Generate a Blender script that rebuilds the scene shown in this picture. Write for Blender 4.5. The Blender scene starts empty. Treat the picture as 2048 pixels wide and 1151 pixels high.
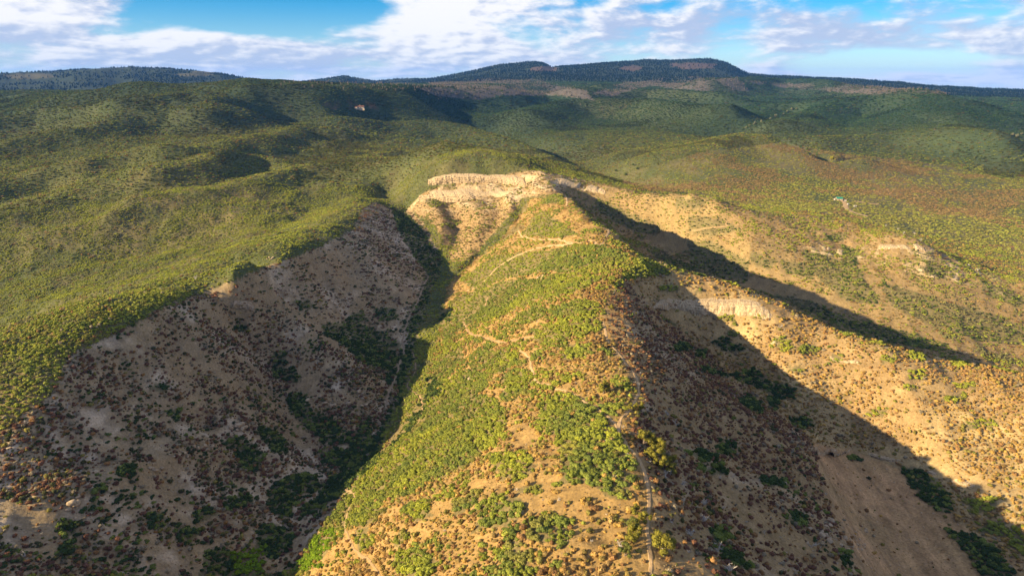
import bpy, bmesh, math, random, time
import numpy as np
from mathutils import Vector, Matrix

T0 = time.time()
random.seed(7)
RNG = np.random.default_rng(11)
scene = bpy.context.scene
COL = scene.collection

# ------------------------------------------------------------------ camera
F_PX, CX, CY, HORIZON = 1365.0, 1024.0, 575.5, 165.0      # photo pixels (2048 x 1151)
PITCH = math.atan((CY - HORIZON) / F_PX)
S = 1.2                                                    # metres per unit of the drops noted below
cam_data = bpy.data.cameras.new("camera")
cam = bpy.data.objects.new("camera", cam_data)
COL.objects.link(cam)
cam.location = (0, 0, 0)
cam.rotation_euler = (math.pi / 2 - PITCH, 0, 0)
cam_data.sensor_width = 36.0
cam_data.lens = 36.0 * F_PX / 2048.0
cam_data.clip_start = 1.0
cam_data.clip_end = 60000.0
scene.camera = cam

# ------------------------------------------------------------------ light
SUN_EL, SUN_AZ = math.radians(19.5), math.radians(22.0)    # shadows run to +X, turned SUN_AZ towards +Y
EXPOSURE = 1.45
SKY_STRENGTH = 0.06
SUN_STRENGTH = 5.0
sun_data = bpy.data.lights.new("sun", "SUN")
sun_data.energy = SUN_STRENGTH
sun_data.angle = math.radians(0.5)
sun_data.color = (1.0, 0.79, 0.45)
sun = bpy.data.objects.new("sun", sun_data)
COL.objects.link(sun)
SUN_FROM = Vector((-math.cos(SUN_EL) * math.cos(SUN_AZ), -math.cos(SUN_EL) * math.sin(SUN_AZ), math.sin(SUN_EL)))
sun.rotation_euler = SUN_FROM.to_track_quat('Z', 'Y').to_euler()
sun.location = (-300, -100, 200)

scene.render.engine = 'CYCLES'
scene.cycles.use_denoising = True
scene.cycles.max_bounces = 5
scene.cycles.diffuse_bounces = 3
scene.cycles.glossy_bounces = 1
scene.cycles.volume_bounces = 0
scene.cycles.transparent_max_bounces = 8
scene.view_settings.view_transform = 'Standard'
scene.view_settings.look = 'None'
scene.view_settings.exposure = EXPOSURE
scene.view_settings.gamma = 1.0
scene.view_settings.use_curve_mapping = False


class NT:
    """small helper to write node trees"""
    def __init__(self, tree):
        self.t = tree
        tree.nodes.clear()

    def n(self, typ, **kw):
        nd = self.t.nodes.new(typ)
        ins = kw.pop('ins', {})
        for k, v in kw.items():
            setattr(nd, k, v)
        for k, v in ins.items():
            self.put(nd.inputs[k], v)
        return nd

    def put(self, sock, v):
        if isinstance(v, bpy.types.NodeSocket):
            self.t.links.new(v, sock)
        elif v is not None:
            try:
                sock.default_value = v
            except Exception:
                sock.default_value = (*v, 1.0) if hasattr(v, '__len__') else (v, v, v)

    def m(self, op, a, b=None, c=None, clamp=False):
        nd = self.t.nodes.new('ShaderNodeMath')
        nd.operation = op
        nd.use_clamp = clamp
        self.put(nd.inputs[0], a)
        if b is not None:
            self.put(nd.inputs[1], b)
        if c is not None:
            self.put(nd.inputs[2], c)
        return nd.outputs[0]

    def mix(self, f, a, b, blend='MIX'):
        nd = self.t.nodes.new('ShaderNodeMix')
        nd.data_type = 'RGBA'
        nd.blend_type = blend
        self.put(nd.inputs[0], f)
        self.put(nd.inputs[6], (*a, 1.0) if isinstance(a, tuple) and len(a) == 3 else a)
        self.put(nd.inputs[7], (*b, 1.0) if isinstance(b, tuple) and len(b) == 3 else b)
        return nd.outputs[2]

    def ramp(self, f, lo, hi):
        nd = self.t.nodes.new('ShaderNodeMapRange')
        nd.interpolation_type = 'SMOOTHSTEP'
        self.put(nd.inputs[0], f)
        nd.inputs[1].default_value = lo
        nd.inputs[2].default_value = hi
        return nd.outputs[0]


def build_world():
    w = bpy.data.worlds.new("World")
    scene.world = w
    w.use_nodes = True
    g = NT(w.node_tree)
    out = g.n('ShaderNodeOutputWorld')
    bg = g.n('ShaderNodeBackground')
    bg.inputs[1].default_value = SKY_STRENGTH
    sky = g.n('ShaderNodeTexSky', sky_type='NISHITA', sun_disc=False, sun_elevation=SUN_EL,
              sun_rotation=math.atan2(SUN_FROM.x, SUN_FROM.y), altitude=2000.0, air_density=1.0, dust_density=0.2, ozone_density=3.0)
    blue = g.n('ShaderNodeHueSaturation', ins={'Saturation': 1.7, 'Value': 0.9, 'Color': sky.outputs[0]}).outputs[0]
    tc = g.n('ShaderNodeTexCoord')
    sep = g.n('ShaderNodeSeparateXYZ', ins={0: tc.outputs['Generated']})
    az = g.m('ARCTAN2', sep.outputs[0], sep.outputs[1])
    el = g.m('ARCSINE', sep.outputs[2])

    def A(u, v):                                            # photo pixel -> azimuth, elevation
        a = (u - CX) / F_PX; b = (CY - v) / F_PX
        ry = math.cos(PITCH) + b * math.sin(PITCH); rz = -math.sin(PITCH) + b * math.cos(PITCH)
        return math.atan2(a, ry), math.atan2(rz, math.hypot(a, ry))

    def blob(u, v, su, sv):
        a0, e0 = A(u, v)
        x = g.m('DIVIDE', g.m('SUBTRACT', az, a0), su / F_PX); y = g.m('DIVIDE', g.m('SUBTRACT', el, e0), sv / F_PX)
        r2 = g.m('ADD', g.m('MULTIPLY', x, x), g.m('MULTIPLY', y, y))
        return g.m('POWER', 2.718, g.m('MULTIPLY', r2, -1.0))

    # clouds get thinner and flatter towards the horizon
    es = g.m('POWER', g.m('MAXIMUM', el, 0.0), 0.72)
    vec = g.n('ShaderNodeCombineXYZ', ins={0: g.m('MULTIPLY', az, 5.2), 1: g.m('MULTIPLY', es, 9.5), 2: 0.37}).outputs[0]

    def noise(v, scale, detail=8.0, rough=0.53, dist=0.12):
        return g.n('ShaderNodeTexNoise', ins={'Vector': v, 'Scale': scale, 'Detail': detail, 'Roughness': rough, 'Distortion': dist}).outputs[0]
    up = g.n('ShaderNodeVectorMath', operation='ADD', ins={0: vec, 1: (-0.05, 0.06, 0.0)}).outputs[0]
    n = noise(vec, 1.9); n_up = noise(up, 1.9)
    fine = noise(vec, 6.5, 6.0, 0.6, 0.2)
    cov = g.m('ADD', n, g.m('MULTIPLY', g.m('SUBTRACT', fine, 0.5), 0.16))
    for (u, v, su, sv, k) in ((570, 5, 210, 52, -0.55), (890, 25, 150, 80, 0.34), (1320, 75, 170, 32, 0.12), (1850, 70, 190, 40, 0.14), (1150, 95, 120, 25, -0.08), (1560, 8, 330, 14, -0.10),
                              (300, 90, 260, 26, 0.20), (90, 20, 150, 34, 0.20), (1800, 120, 160, 14, -0.12), (1960, 160, 120, 8, 0.22), (600, 108, 420, 26, 0.16)):
        cov = g.m('MULTIPLY_ADD', blob(u, v, su, sv), k, cov)
    alpha = g.ramp(cov, 0.37, 0.63)
    lit = g.m('ADD', g.m('MULTIPLY', g.m('SUBTRACT', n, n_up), 5.5), 0.42)
    for (u, v, su, sv, k) in ((860, 20, 170, 75, 0.8), (420, 60, 260, 26, 0.35), (80, 25, 170, 30, 0.3), (1350, 105, 190, 16, 0.25), (1700, 60, 480, 40, -0.25), (600, 112, 420, 22, -0.25), (1960, 157, 120, 9, 0.5)):
        lit = g.m('MULTIPLY_ADD', blob(u, v, su, sv), k, lit)
    lit = g.m('ADD', lit, g.m('MULTIPLY', g.m('SUBTRACT', fine, 0.5), 0.7))
    k = 0.415 / SKY_STRENGTH
    cloud = g.mix(g.ramp(lit, 0.05, 0.95), (0.46 * k, 0.53 * k, 0.72 * k), (1.0 * k, 0.96 * k, 0.95 * k))
    pale = g.m('POWER', 2.718, g.m('MULTIPLY', el, -26.0))      # milky air low down
    base = g.mix(g.m('MULTIPLY', pale, 0.75), blue, (0.62 * k, 0.77 * k, 0.96 * k))
    cloud = g.mix(g.m('MULTIPLY', pale, 0.45), cloud, (0.72 * k, 0.82 * k, 0.95 * k))
    col = g.mix(g.m('MULTIPLY', alpha, 0.93), base, cloud)
    g.t.links.new(col, bg.inputs[0])
    g.t.links.new(bg.outputs[0], out.inputs[0])
    return w

build_world()

# ------------------------------------------------------------------ photo pixels -> rays
CP, SP_ = math.cos(PITCH), math.sin(PITCH)


def ray(u, v):
    a = (np.asarray(u, float) - CX) / F_PX
    b = (CY - np.asarray(v, float)) / F_PX
    return a, CP + b * SP_, -SP_ + b * CP


def pix(x, y, z):
    """world -> photo pixel"""
    zc = y * CP - z * SP_
    up = y * SP_ + z * CP
    zc = np.where(zc < 1e-3, 1e-3, zc)
    return CX + F_PX * x / zc, CY - F_PX * up / zc


def pt(u, v, drop=None, d=None):
    rx, ry, rz = ray(u, v)
    if d is None:
        t = drop * S / -rz
    else:
        t = d / ry
    return (rx * t, ry * t, rz * t)


# ------------------------------------------------------------------ lie of the land
# ridges and valley floors as (u, v, drop below the camera); far skylines as (u, v, None, distance)
LINES = {
 'spur': [(1345,1300,95),(1335,1151,93),(1320,1100,93),(1305,1050,93.5),(1297,1000,93),(1302,960,92),(1290,915,93.5),(1268,870,95),(1278,830,96),
          (1290,795,98),(1262,745,98.5),(1225,690,99),(1212,650,97.5),(1213,610,95.5),(1222,580,94),(1240,555,91),(1290,533,90)],
 'back_crest': [(1290,533,90),(1268,505,90),(1241,472,91),(1205,450,92),(1180,435,92),(1150,410,93),(1132,392,93),(1105,372,90),(1062,335,86)],
 'left_valley': [(500,1250,172),(530,1151,168),(560,1100,168),(600,1030,167),(660,970,166),(720,930,165),(770,860,162),(800,790,159),(825,700,154),
                 (830,650,151),(845,600,148),(870,550,144),(880,510,140),(850,455,133),(800,410,127),(770,385,122)],
 'left_ridge': [(-160,960,126),(-60,900,122),(0,860,119),(30,832,117),(75,800,114),(115,765,111),(122,720,108),(200,680,107),(330,612,105),(430,570,105),
                (560,520,106),(640,488,108),(700,452,110),(712,425,112),(716,395,114),(740,372,113)],
 'left_rib': [(500,560,116),(560,610,130),(590,650,138),(620,695,146),(655,735,151),(720,770,156),(770,800,159)],
 'left_gully': [(420,620,120),(480,660,134),(530,710,145),(575,780,155),(600,850,160),(625,900,163),(655,950,165)],
 'left_gully2': [(640,560,126),(690,610,140),(730,650,147),(790,690,153)],
 'back_valley': [(-160,760,175),(-60,700,165),(0,640,155),(200,560,142),(400,500,130),(560,450,124),(660,410,120),(720,385,117)],
 'r2': [(1290,533,90),(1350,542,95),(1450,562,101),(1500,580,104),(1560,605,108),(1640,645,114),(1700,672,116),(1760,690,118),(1900,718,122),
        (2048,748,127),(2200,780,132)],
 'gully': [(1300,600,103),(1330,640,115),(1400,690,126),(1480,770,134),(1560,840,141),(1620,885,146),(1720,905,148),(1820,950,149),(1920,1040,149),
           (2040,1151,151),(2150,1250,154)],
 'outcrop': [(1600,865,132),(1640,950,130),(1672,1030,129),(1710,1120,129),(1745,1200,130)],
 'outcrop_foot': [(1662,920,144),(1700,1010,146),(1760,1120,148),(1820,1230,150)],
 'r3': [(1062,335,86),(1100,345,94),(1150,356,97),(1215,372,98),(1300,383,98),(1380,386,94),(1430,397,97),(1480,413,105),(1560,425,113),
        (1640,432,117),(1720,442,119),(1780,458,117),(1820,468,116),(1852,486,121),(1900,512,132),(1950,530,138),(2048,560,143),(2200,600,155)],
 'basin': [(1175,428,120),(1250,450,128),(1310,478,138),(1400,520,144),(1480,560,150),(1560,590,154),(1700,640,162),(1900,690,170),(2048,722,180),(2200,750,190)],
 'knoll': [(720,350,106),(780,325,92),(840,300,78),(890,284,70),(940,294,76),(1000,306,84),(1080,318,92),(1140,330,98)],
 'mesa': [(800,372,106),(830,345,93),(850,332,86),(900,325,81),(980,322,80),(1030,327,82),(1062,335,86)],
 'mesa_foot': [(780,396,119),(850,398,115),(930,400,115),(1000,388,110),(1050,376,103)],
 'rib_a': [(860,402,117),(880,440,126),(885,480,134)],
 'cut_a': [(905,408,120),(925,440,128),(905,490,137),(890,512,140)],
 'rib_b': [(940,402,116),(975,440,121),(945,500,133),(905,550,143)],
 'cut_b': [(1050,400,104),(1042,440,112),(975,490,127),(920,545,141),(882,600,147)],
 'sky_left': [(-120,188,None,2300),(0,187,None,2270),(100,184,None,2150),(200,180,None,2000),(280,172,None,1950),(340,171,None,1900),(400,166,None,1880),(490,159,None,1900),
              (560,162,None,2000),(640,165,None,2100),(700,168,None,2200),(760,172,None,2400),(850,173,None,2700)],
 'mountain': [(860,157,None,6000),(940,142,None,6500),(1000,130,None,7000),(1065,124,None,7000),(1105,136,None,7000),(1200,127,None,7000),(1290,121,None,7000),
              (1350,122,None,7000),(1420,117,None,7000),(1455,123,None,7000),(1478,137,None,7000),(1498,147,None,7000),(1560,151,None,7000),(1700,158,None,7000),(1800,164,None,7000),
              (1850,170,None,7300),(2048,180,None,7600),(2200,184,None,7600)],
 'mountain_left': [(-160,146,None,6000),(0,148,None,6000),(100,143,None,6000),(260,135,None,6000),(330,139,None,6000),(400,144,None,6000),(450,150,None,6000),
                   (490,158,None,6000),(540,165,None,6200),(600,164,None,6400),(640,160,None,6500),(690,153,None,6500),(720,158,None,6500),(760,163,None,6200),(830,158,None,6000)],
}
SPOTS = [
 # lit face of the spur
 (1000,1000,100),(1150,1050,95),(1000,880,108),(900,960,114),(800,1050,122),(760,1151,126),(650,1100,148),(640,1180,150),(1000,760,118),(1120,800,104),(950,700,132),(880,780,145),
 (1100,600,103),(1000,600,125),(920,620,142),(1050,520,113),(960,540,132),(1130,450,98),(1040,480,115),(1090,400,97),(800,900,146),(700,1010,156),
 # shaded slope on the left
 (300,1000,143),(150,900,130),(50,1000,132),(0,1151,136),(300,1151,152),(250,800,128),(420,900,149),(450,1060,158),(-100,1100,132),(350,700,124),
 # behind the left ridge
 (0,480,135),(-60,520,145),(300,440,122),(500,400,114),(640,370,112),(0,400,118),(200,380,110),(400,350,102),(600,340,106),(0,330,104),(200,310,94),(400,300,90),
 (600,300,98),(700,320,104),(0,260,80),(200,250,70),(400,250,70),(600,260,84),(700,270,92),(800,260,96),(0,210,55),(200,200,42),(400,190,28),(550,190,34),
 (700,220,72),(800,210,66),(-120,300,100),(-120,230,66),
 # spur, right face
 (1450,900,116),(1450,1050,111),(1550,1151,117),(1400,780,114),(1300,640,104),(1340,860,104),(1380,960,104),
 # ridge right, basin, plain
 (1500,480,121),(1700,560,142),(1700,500,130),(1900,600,151),(1570,412,132),(1480,400,130),(1680,402,140),(1800,430,146),(1900,480,152),(2048,520,158),
 (2048,430,148),(1850,390,138),(2048,360,135),(1700,350,125),(1500,340,120),(1400,330,118),(1250,350,132),(1300,370,134),(1200,345,129),(1100,300,120),
 (1050,270,108),(1000,250,100),(950,230,88),(1420,310,108),(1500,295,104),(1560,287,102),(1640,305,110),(1560,275,107),(1680,310,121),(1780,330,127),
 (1500,262,99),(1400,225,80),(1600,230,82),(1800,270,104),(2000,300,120),(1300,240,92),(1200,225,80),(1100,215,74),(900,200,60),(1100,190,50),(1300,190,50),
 (1500,190,50),(1700,210,66),(1900,230,86),(2048,250,100),(2048,215,76),(1800,190,52),(2200,330,130),(2200,450,150),(2200,250,100),
 (800,360,106),(850,345,93),
]
# steep far sides just behind a crest: (u, v, drop of the crest, distance behind it, further drop)
BEHIND = [(1330,540,94,40,26),(1400,552,98,42,28),(1450,562,101,42,28),(1500,580,104,42,28),(1560,605,108,42,28),(1640,645,114,42,28),(1700,672,116,42,28),(1760,690,118,42,28),(1830,705,120,42,28),(1900,718,122,42,28),
          (1975,733,124.5,42,28),(2048,748,127,42,28),(1275,512,90,40,26),(1241,472,91,40,26),(1205,450,92,40,24),(1180,435,92,40,22),(1150,410,93,40,20),
          (1300,383,98,40,20),(1380,386,94,40,24),(1430,397,97,40,24),(1480,413,105,40,16),(1560,425,113,40,10),(1640,432,117,40,10),(1720,442,119,40,14),(1780,458,117,40,22),(1820,468,116,40,24),(1852,486,121,40,20),(1900,512,132,40,9),(1950,530,138,40,8),(2048,560,143,40,20),
          (960,298,79,50,24),(1000,306,84,50,26),(1080,318,92,50,26),(1140,330,98,50,24)]
FAR = [(1600,176,4000),(1000,165,3600),(1200,170,3600),(1400,172,3600),(1800,184,4200),(2048,196,4200),(0,179,4500),(200,179,4500),(400,174,4500),(-160,180,4500),(700,172,4200),
       (1000,160,5000),(1300,158,5000),(1500,164,5000),(1700,170,5200)]


def logpolar(x, y):
    return np.arctan2(x, y), 0.5 * np.log(x * x + y * y)


def control_points():
    P = []
    for name, L in LINES.items():
        pts = [pt(*q) for q in L]
        for a, b in zip(pts[:-1], pts[1:]):
            ta, la = logpolar(a[0], a[1]); tb, lb = logpolar(b[0], b[1])
            n = max(1, int(math.hypot(ta - tb, la - lb) / 0.035))
            for k in range(n):
                t = k / n
                P.append([a[i] + (b[i] - a[i]) * t for i in range(3)])
        P.append(list(pts[-1]))
    P += [list(pt(*q)) for q in SPOTS]
    for u, v, dr, dd, zz in BEHIND:
        q = np.array(pt(u, v, dr)); h = math.hypot(q[0], q[1])
        P.append([q[0] * (1 + dd * S / h), q[1] * (1 + dd * S / h), q[2] - zz * S])
    P += [list(pt(u, v, d=d)) for u, v, d in FAR]
    for az in range(-100, 101, 8):
        a = math.radians(az)
        for d, z in ((10500, -150), (17000, -330)):
            P.append([d * math.sin(a), d * math.cos(a), z])
        if abs(az) > 50:
            for d, z in ((90, -112), (150, -122), (250, -132 if az < 0 else -170), (500, -150), (1200, -120), (2500, -60), (5000, -20)):
                P.append([d * math.sin(a), d * math.cos(a), z])
    for az in (-90, -45, 0, 45, 90):
        a = math.radians(az)
        P.append([14 * math.sin(a), 14 * math.cos(a), -113])
        P.append([50 * math.sin(a), 50 * math.cos(a), -112])
    P = np.array(P, float)
    th, lr = logpolar(P[:, 0], P[:, 1])
    key = np.round(np.stack([th, lr], 1) / 0.004).astype(int)
    _, idx = np.unique(key, axis=0, return_index=True)
    return th[idx], lr[idx], P[idx, 2]


# ---- value noise
_TAB = np.random.default_rng(3).random((256, 256)).astype(np.float32) * 2 - 1


def vnoise(x, y):
    xi = np.floor(x); yi = np.floor(y)
    fx = (x - xi).astype(np.float32); fy = (y - yi).astype(np.float32)
    xi = xi.astype(np.int64) & 255; yi = yi.astype(np.int64) & 255
    x1 = (xi + 1) & 255; y1 = (yi + 1) & 255
    fx = fx * fx * fx * (fx * (fx * 6 - 15) + 10); fy = fy * fy * fy * (fy * (fy * 6 - 15) + 10)
    a = _TAB[yi, xi]; b = _TAB[yi, x1]; c = _TAB[y1, xi]; d = _TAB[y1, x1]
    return (a + (b - a) * fx) + ((c + (d - c) * fx) - (a + (b - a) * fx)) * fy


def fbm(x, y, wave, octaves=4, gain=0.5, seed=0, ridged=False):
    x = np.asarray(x, float) / wave + seed * 17.31; y = np.asarray(y, float) / wave + seed * 9.77
    s = 0.0; amp = 1.0; tot = 0.0
    for o in range(octaves):
        n = vnoise(x, y)
        if ridged:
            n = 1 - 2 * np.abs(n)
        s = s + n * amp; tot += amp; amp *= gain
        x, y = (0.8 * x - 0.6 * y) * 2.03 + 5.1, (0.6 * x + 0.8 * y) * 2.03 + 1.7
    return s / tot


def sstep(a, b, x):
    t = np.clip((x - a) / (b - a), 0, 1)
    return t * t * (3 - 2 * t)


# ---- the grid: azimuth x distance, fine where the land is near
ths = np.concatenate([np.arange(-100, -46, 0.75), np.arange(-46, 46.0001, 0.1), np.arange(46.75, 100, 0.75)]) * math.pi / 180
rr = [12.0]
while rr[-1] < 17000:
    d = rr[-1]
    k = 0.06 if d < 118 else (0.0036 if d < 950 else (0.0062 if d < 3000 else 0.010))
    rr.append(d * (1 + k))
rr = np.array(rr)
LR = np.log(rr)
NT_, NR = len(ths), len(rr)


def solve_land():
    th, lr, z = control_points()
    n = len(th)
    D = np.hypot(th[:, None] - th[None], lr[:, None] - lr[None])
    A = np.zeros((n + 3, n + 3))
    A[:n, :n] = -D - 0.0 + np.eye(n) * 0.002
    Q = np.stack([np.ones(n), th, lr], 1)
    A[:n, n:] = Q; A[n:, :n] = Q.T
    w = np.linalg.solve(A, np.concatenate([z, np.zeros(3)]))
    ti = np.linspace(0, NT_ - 1, NT_ // 2 + 1); ri = np.linspace(0, NR - 1, NR // 2 + 1)
    tg = np.interp(ti, np.arange(NT_), ths); rg = np.interp(ri, np.arange(NR), LR)
    Z = np.empty((len(rg), len(tg)), np.float32)
    w32 = w[:n].astype(np.float32); th32 = th.astype(np.float32); lr32 = lr.astype(np.float32); tg32 = tg.astype(np.float32)
    dt2 = (tg32[:, None] - th32[None]) ** 2
    for i, r in enumerate(rg.astype(np.float32)):
        Z[i] = -(np.sqrt(dt2 + ((r - lr32) ** 2)[None]) @ w32) + (w[n] + w[n + 1] * tg32 + w[n + 2] * r)
    # back to the full grid
    ii = np.arange(NR) * (len(rg) - 1) / (NR - 1); jj = np.arange(NT_) * (len(tg) - 1) / (NT_ - 1)
    i0 = np.minimum(ii.astype(int), len(rg) - 2); j0 = np.minimum(jj.astype(int), len(tg) - 2)
    fi = (ii - i0)[:, None]; fj = (jj - j0)[None]
    Z = Z.astype(float)
    return ((Z[i0][:, j0] * (1 - fi) + Z[i0 + 1][:, j0] * fi) * (1 - fj) + (Z[i0][:, j0 + 1] * (1 - fi) + Z[i0 + 1][:, j0 + 1] * fi) * fj)


GX = rr[:, None] * np.sin(ths)[None]
GY = rr[:, None] * np.cos(ths)[None]
GZ = solve_land()
GU, GV = pix(GX, GY, GZ)          # where each grid point shows in the photograph
print("land solved", round(time.time() - T0, 1))

# ------------------------------------------------------------------ relief finer than the lines
GD = np.hypot(GX, GY)


def grid_ij(x, y):
    t = np.arctan2(x, y); l = 0.5 * np.log(x * x + y * y)
    return np.interp(l, LR, np.arange(NR)), np.interp(t, ths, np.arange(NT_))


def height(x, y):
    x = np.asarray(x, float); y = np.asarray(y, float)
    i, j = grid_ij(x, y)
    i0 = np.clip(i.astype(int), 0, NR - 2); j0 = np.clip(j.astype(int), 0, NT_ - 2)
    fi = i - i0; fj = j - j0
    return (GZ[i0, j0] * (1 - fi) + GZ[i0 + 1, j0] * fi) * (1 - fj) + (GZ[i0, j0 + 1] * (1 - fi) + GZ[i0 + 1, j0 + 1] * fi) * fj


def seen(x, y):
    i, j = grid_ij(np.asarray(x, float), np.asarray(y, float))
    return VIS[np.clip(np.rint(i).astype(int), 0, NR - 1), np.clip(np.rint(j).astype(int), 0, NT_ - 1)]


def hit(u, v):
    """the point of the land that shows at photo pixel (u, v)"""
    rx, ry, rz = ray(u, v)
    h = math.hypot(rx, ry)
    j = np.interp(math.atan2(rx, ry), ths, np.arange(NT_)); j0 = min(int(j), NT_ - 2); f = j - j0
    col = GZ[:, j0] * (1 - f) + GZ[:, j0 + 1] * f
    below = (rz / h) * rr < col
    below[rr < 100] = False
    k = int(np.argmax(below))
    if not below[k]:
        k = NR - 1
    a0 = (rz / h) * rr[k - 1] - col[k - 1]; a1 = (rz / h) * rr[k] - col[k]
    t = a0 / (a0 - a1) if a0 != a1 else 0.0
    r = rr[k - 1] + (rr[k] - rr[k - 1]) * min(max(t, 0), 1)
    x = r * rx / h; y = r * ry / h
    return Vector((x, y, float(height(np.array([x]), np.array([y]))[0])))


def relief(x, y, d):
    near = 1 - sstep(700, 1300, d)
    left_hill = sstep(60, -120, x) * sstep(430, 620, d) * (1 - 0.7 * sstep(1350, 1850, d)) * (1 - sstep(2600, 4000, d))
    right_far = sstep(-50, 250, x) * sstep(760, 1100, d) * (1 - sstep(3500, 5000, d))
    z = near * (1.8 * fbm(x, y, 42, 3, 0.5, 1) + 1.3 * fbm(x, y, 21, 3, 0.55, 2, ridged=True) + 0.25 * fbm(x, y, 4.0, 3, 0.6, 3))
    z = z + left_hill * (6 * fbm(x, y, 65, 4, 0.5, 5))
    z = z + right_far * (6 * fbm(x, y, 210, 3, 0.5, 6))
    mid = sstep(1300, 2200, d)
    z = z + mid * (8 * (fbm(x, y, 420, 4, 0.5, 8, ridged=True) - 0.3) + 3 * fbm(x, y, 100, 3, 0.5, 9))
    far = sstep(3000, 5200, d) * (1 - sstep(9000, 12000, d))
    z = z + far * (20 * (fbm(x, y * 0.6, 900, 4, 0.55, 10, ridged=True) - 0.45) + 8 * fbm(x, y, 200, 3, 0.5, 12))
    return z


# rounded swells (+) and draws (-): line in photo pixels, height and half width in metres per 1000 m of distance
SWELLS = [
 ([(0,446),(123,410),(211,375),(317,358),(422,336)], 20, 30), ([(-80,330),(0,315),(63,301)], 22, 30), ([(-60,275),(0,266),(88,248),(176,241)], 22, 30), ([(169,284),(246,255),(334,241),(400,248)], 22, 28),
 ([(246,241),(352,224),(440,234),(492,240)], 18, 24), ([(288,224),(387,203),(447,217)], 18, 24), ([(116,213),(197,199),(274,182)], 16, 26), ([(105,347),(197,336),(281,326),(308,322)], 17, 22),
 ([(359,322),(492,301),(598,273),(660,273)], 20, 26), ([(317,375),(422,347),(528,326),(556,335)], 17, 22), ([(281,421),(387,403),(510,375),(598,347),(650,342)], 17, 24), ([(-40,510),(0,502),(105,484),(211,456)], 18, 26),
 ([(-60,420),(0,390),(90,365)], -16, 24), ([(220,500),(330,480),(440,465)], -14, 26), ([(500,195),(600,190),(690,196)], 16, 26), ([(560,225),(660,232),(760,238)], -16, 30),
 ([(680,246),(754,254),(853,261),(927,268),(996,288),(1115,315)], 19, 26), ([(893,224),(957,249),(1026,273),(1090,293),(1174,328),(1244,357)], -24, 30), ([(640,214),(740,214),(828,217),(920,236)], 17, 26),
 ([(1056,249),(1125,229),(1273,224),(1400,244)], 20, 36), ([(942,219),(1076,199),(1175,209)], 16, 30), ([(1300,330),(1403,305),(1516,284),(1557,294),(1629,315),(1711,328)], 13, 34),
 ([(1440,262),(1526,253),(1593,222)], -20, 24), ([(1540,281),(1603,299),(1660,320),(1740,326)], -17, 16), ([(1536,253),(1629,222),(1762,222),(1865,248),(1957,305)], 20, 40),
 ([(1408,186),(1505,176),(1588,174),(1711,197),(1865,228),(1942,248)], 16, 30), ([(1634,292),(1762,289),(1891,305),(1990,322)], 12, 24), ([(1180,205),(1300,200),(1420,208)], 15, 28),
 ([(1880,265),(1960,275),(2060,290)], -12, 24), ([(780,196),(900,188),(1000,200)], 12, 26),
 # near slopes: ribs, gullies, ledges
 ([(520,575),(580,640),(620,695),(655,735),(720,770)], 14, 24), ([(420,625),(480,660),(530,710),(575,780),(600,850),(625,900)], -15, 20), ([(640,560),(690,610),(730,650),(790,690)], -11, 18),
 ([(690,485),(740,530),(790,590),(810,620)], 9, 20), ([(230,700),(290,760),(380,830),(460,890)], -8, 16), ([(100,1025),(200,975),(310,935),(410,890),(490,848)], 9, 20), ([(150,800),(250,880),(330,960),(420,1040)], -7, 18),
 ([(40,900),(130,960),(220,1060),(300,1120)], 6, 18), ([(320,640),(390,700),(450,760)], 7, 20), ([(600,805),(660,800),(720,795)], 9, 18), ([(700,860),(640,880),(570,920)], 6, 20),
 ([(1330,690),(1430,790),(1540,880)], 6, 14), ([(1350,780),(1450,860),(1560,960)], -6, 14), ([(1340,860),(1450,950),(1570,1040)], 5, 15), ([(1380,960),(1480,1030),(1580,1100)], -5, 14),
 ([(1430,600),(1440,650),(1470,720)], -5, 14), ([(1520,630),(1560,690),(1600,760)], 6, 18), ([(1640,680),(1700,780),(1760,880)], -6, 22), ([(1760,700),(1830,800),(1900,900)], 6, 24), ([(1900,730),(1960,850),(2020,950)], -6, 22),
 ([(870,410),(885,445),(888,480)], 4, 9), ([(900,412),(915,445),(905,490)], -5, 8), ([(940,410),(960,445),(945,500),(910,545)], 5, 10), ([(1045,405),(1040,440),(975,490),(920,545)], -7, 10),
 ([(985,400),(1000,425),(985,455)], -4, 7), ([(1015,395),(1020,420),(1010,445)], 4, 7),
 ([(800,355),(780,385)], -9, 14), ([(700,460),(690,520),(700,560)], -6, 14), ([(1120,395),(1160,430),(1180,460)], 6, 14),
]


def seg_dist(x, y, pts):
    best = np.full(x.shape, 1e18)
    for (ax, ay), (bx, by) in zip(pts[:-1], pts[1:]):
        vx, vy = bx - ax, by - ay
        t = np.clip(((x - ax) * vx + (y - ay) * vy) / (vx * vx + vy * vy), 0, 1)
        best = np.minimum(best, (x - ax - t * vx) ** 2 + (y - ay - t * vy) ** 2)
    return best


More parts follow.
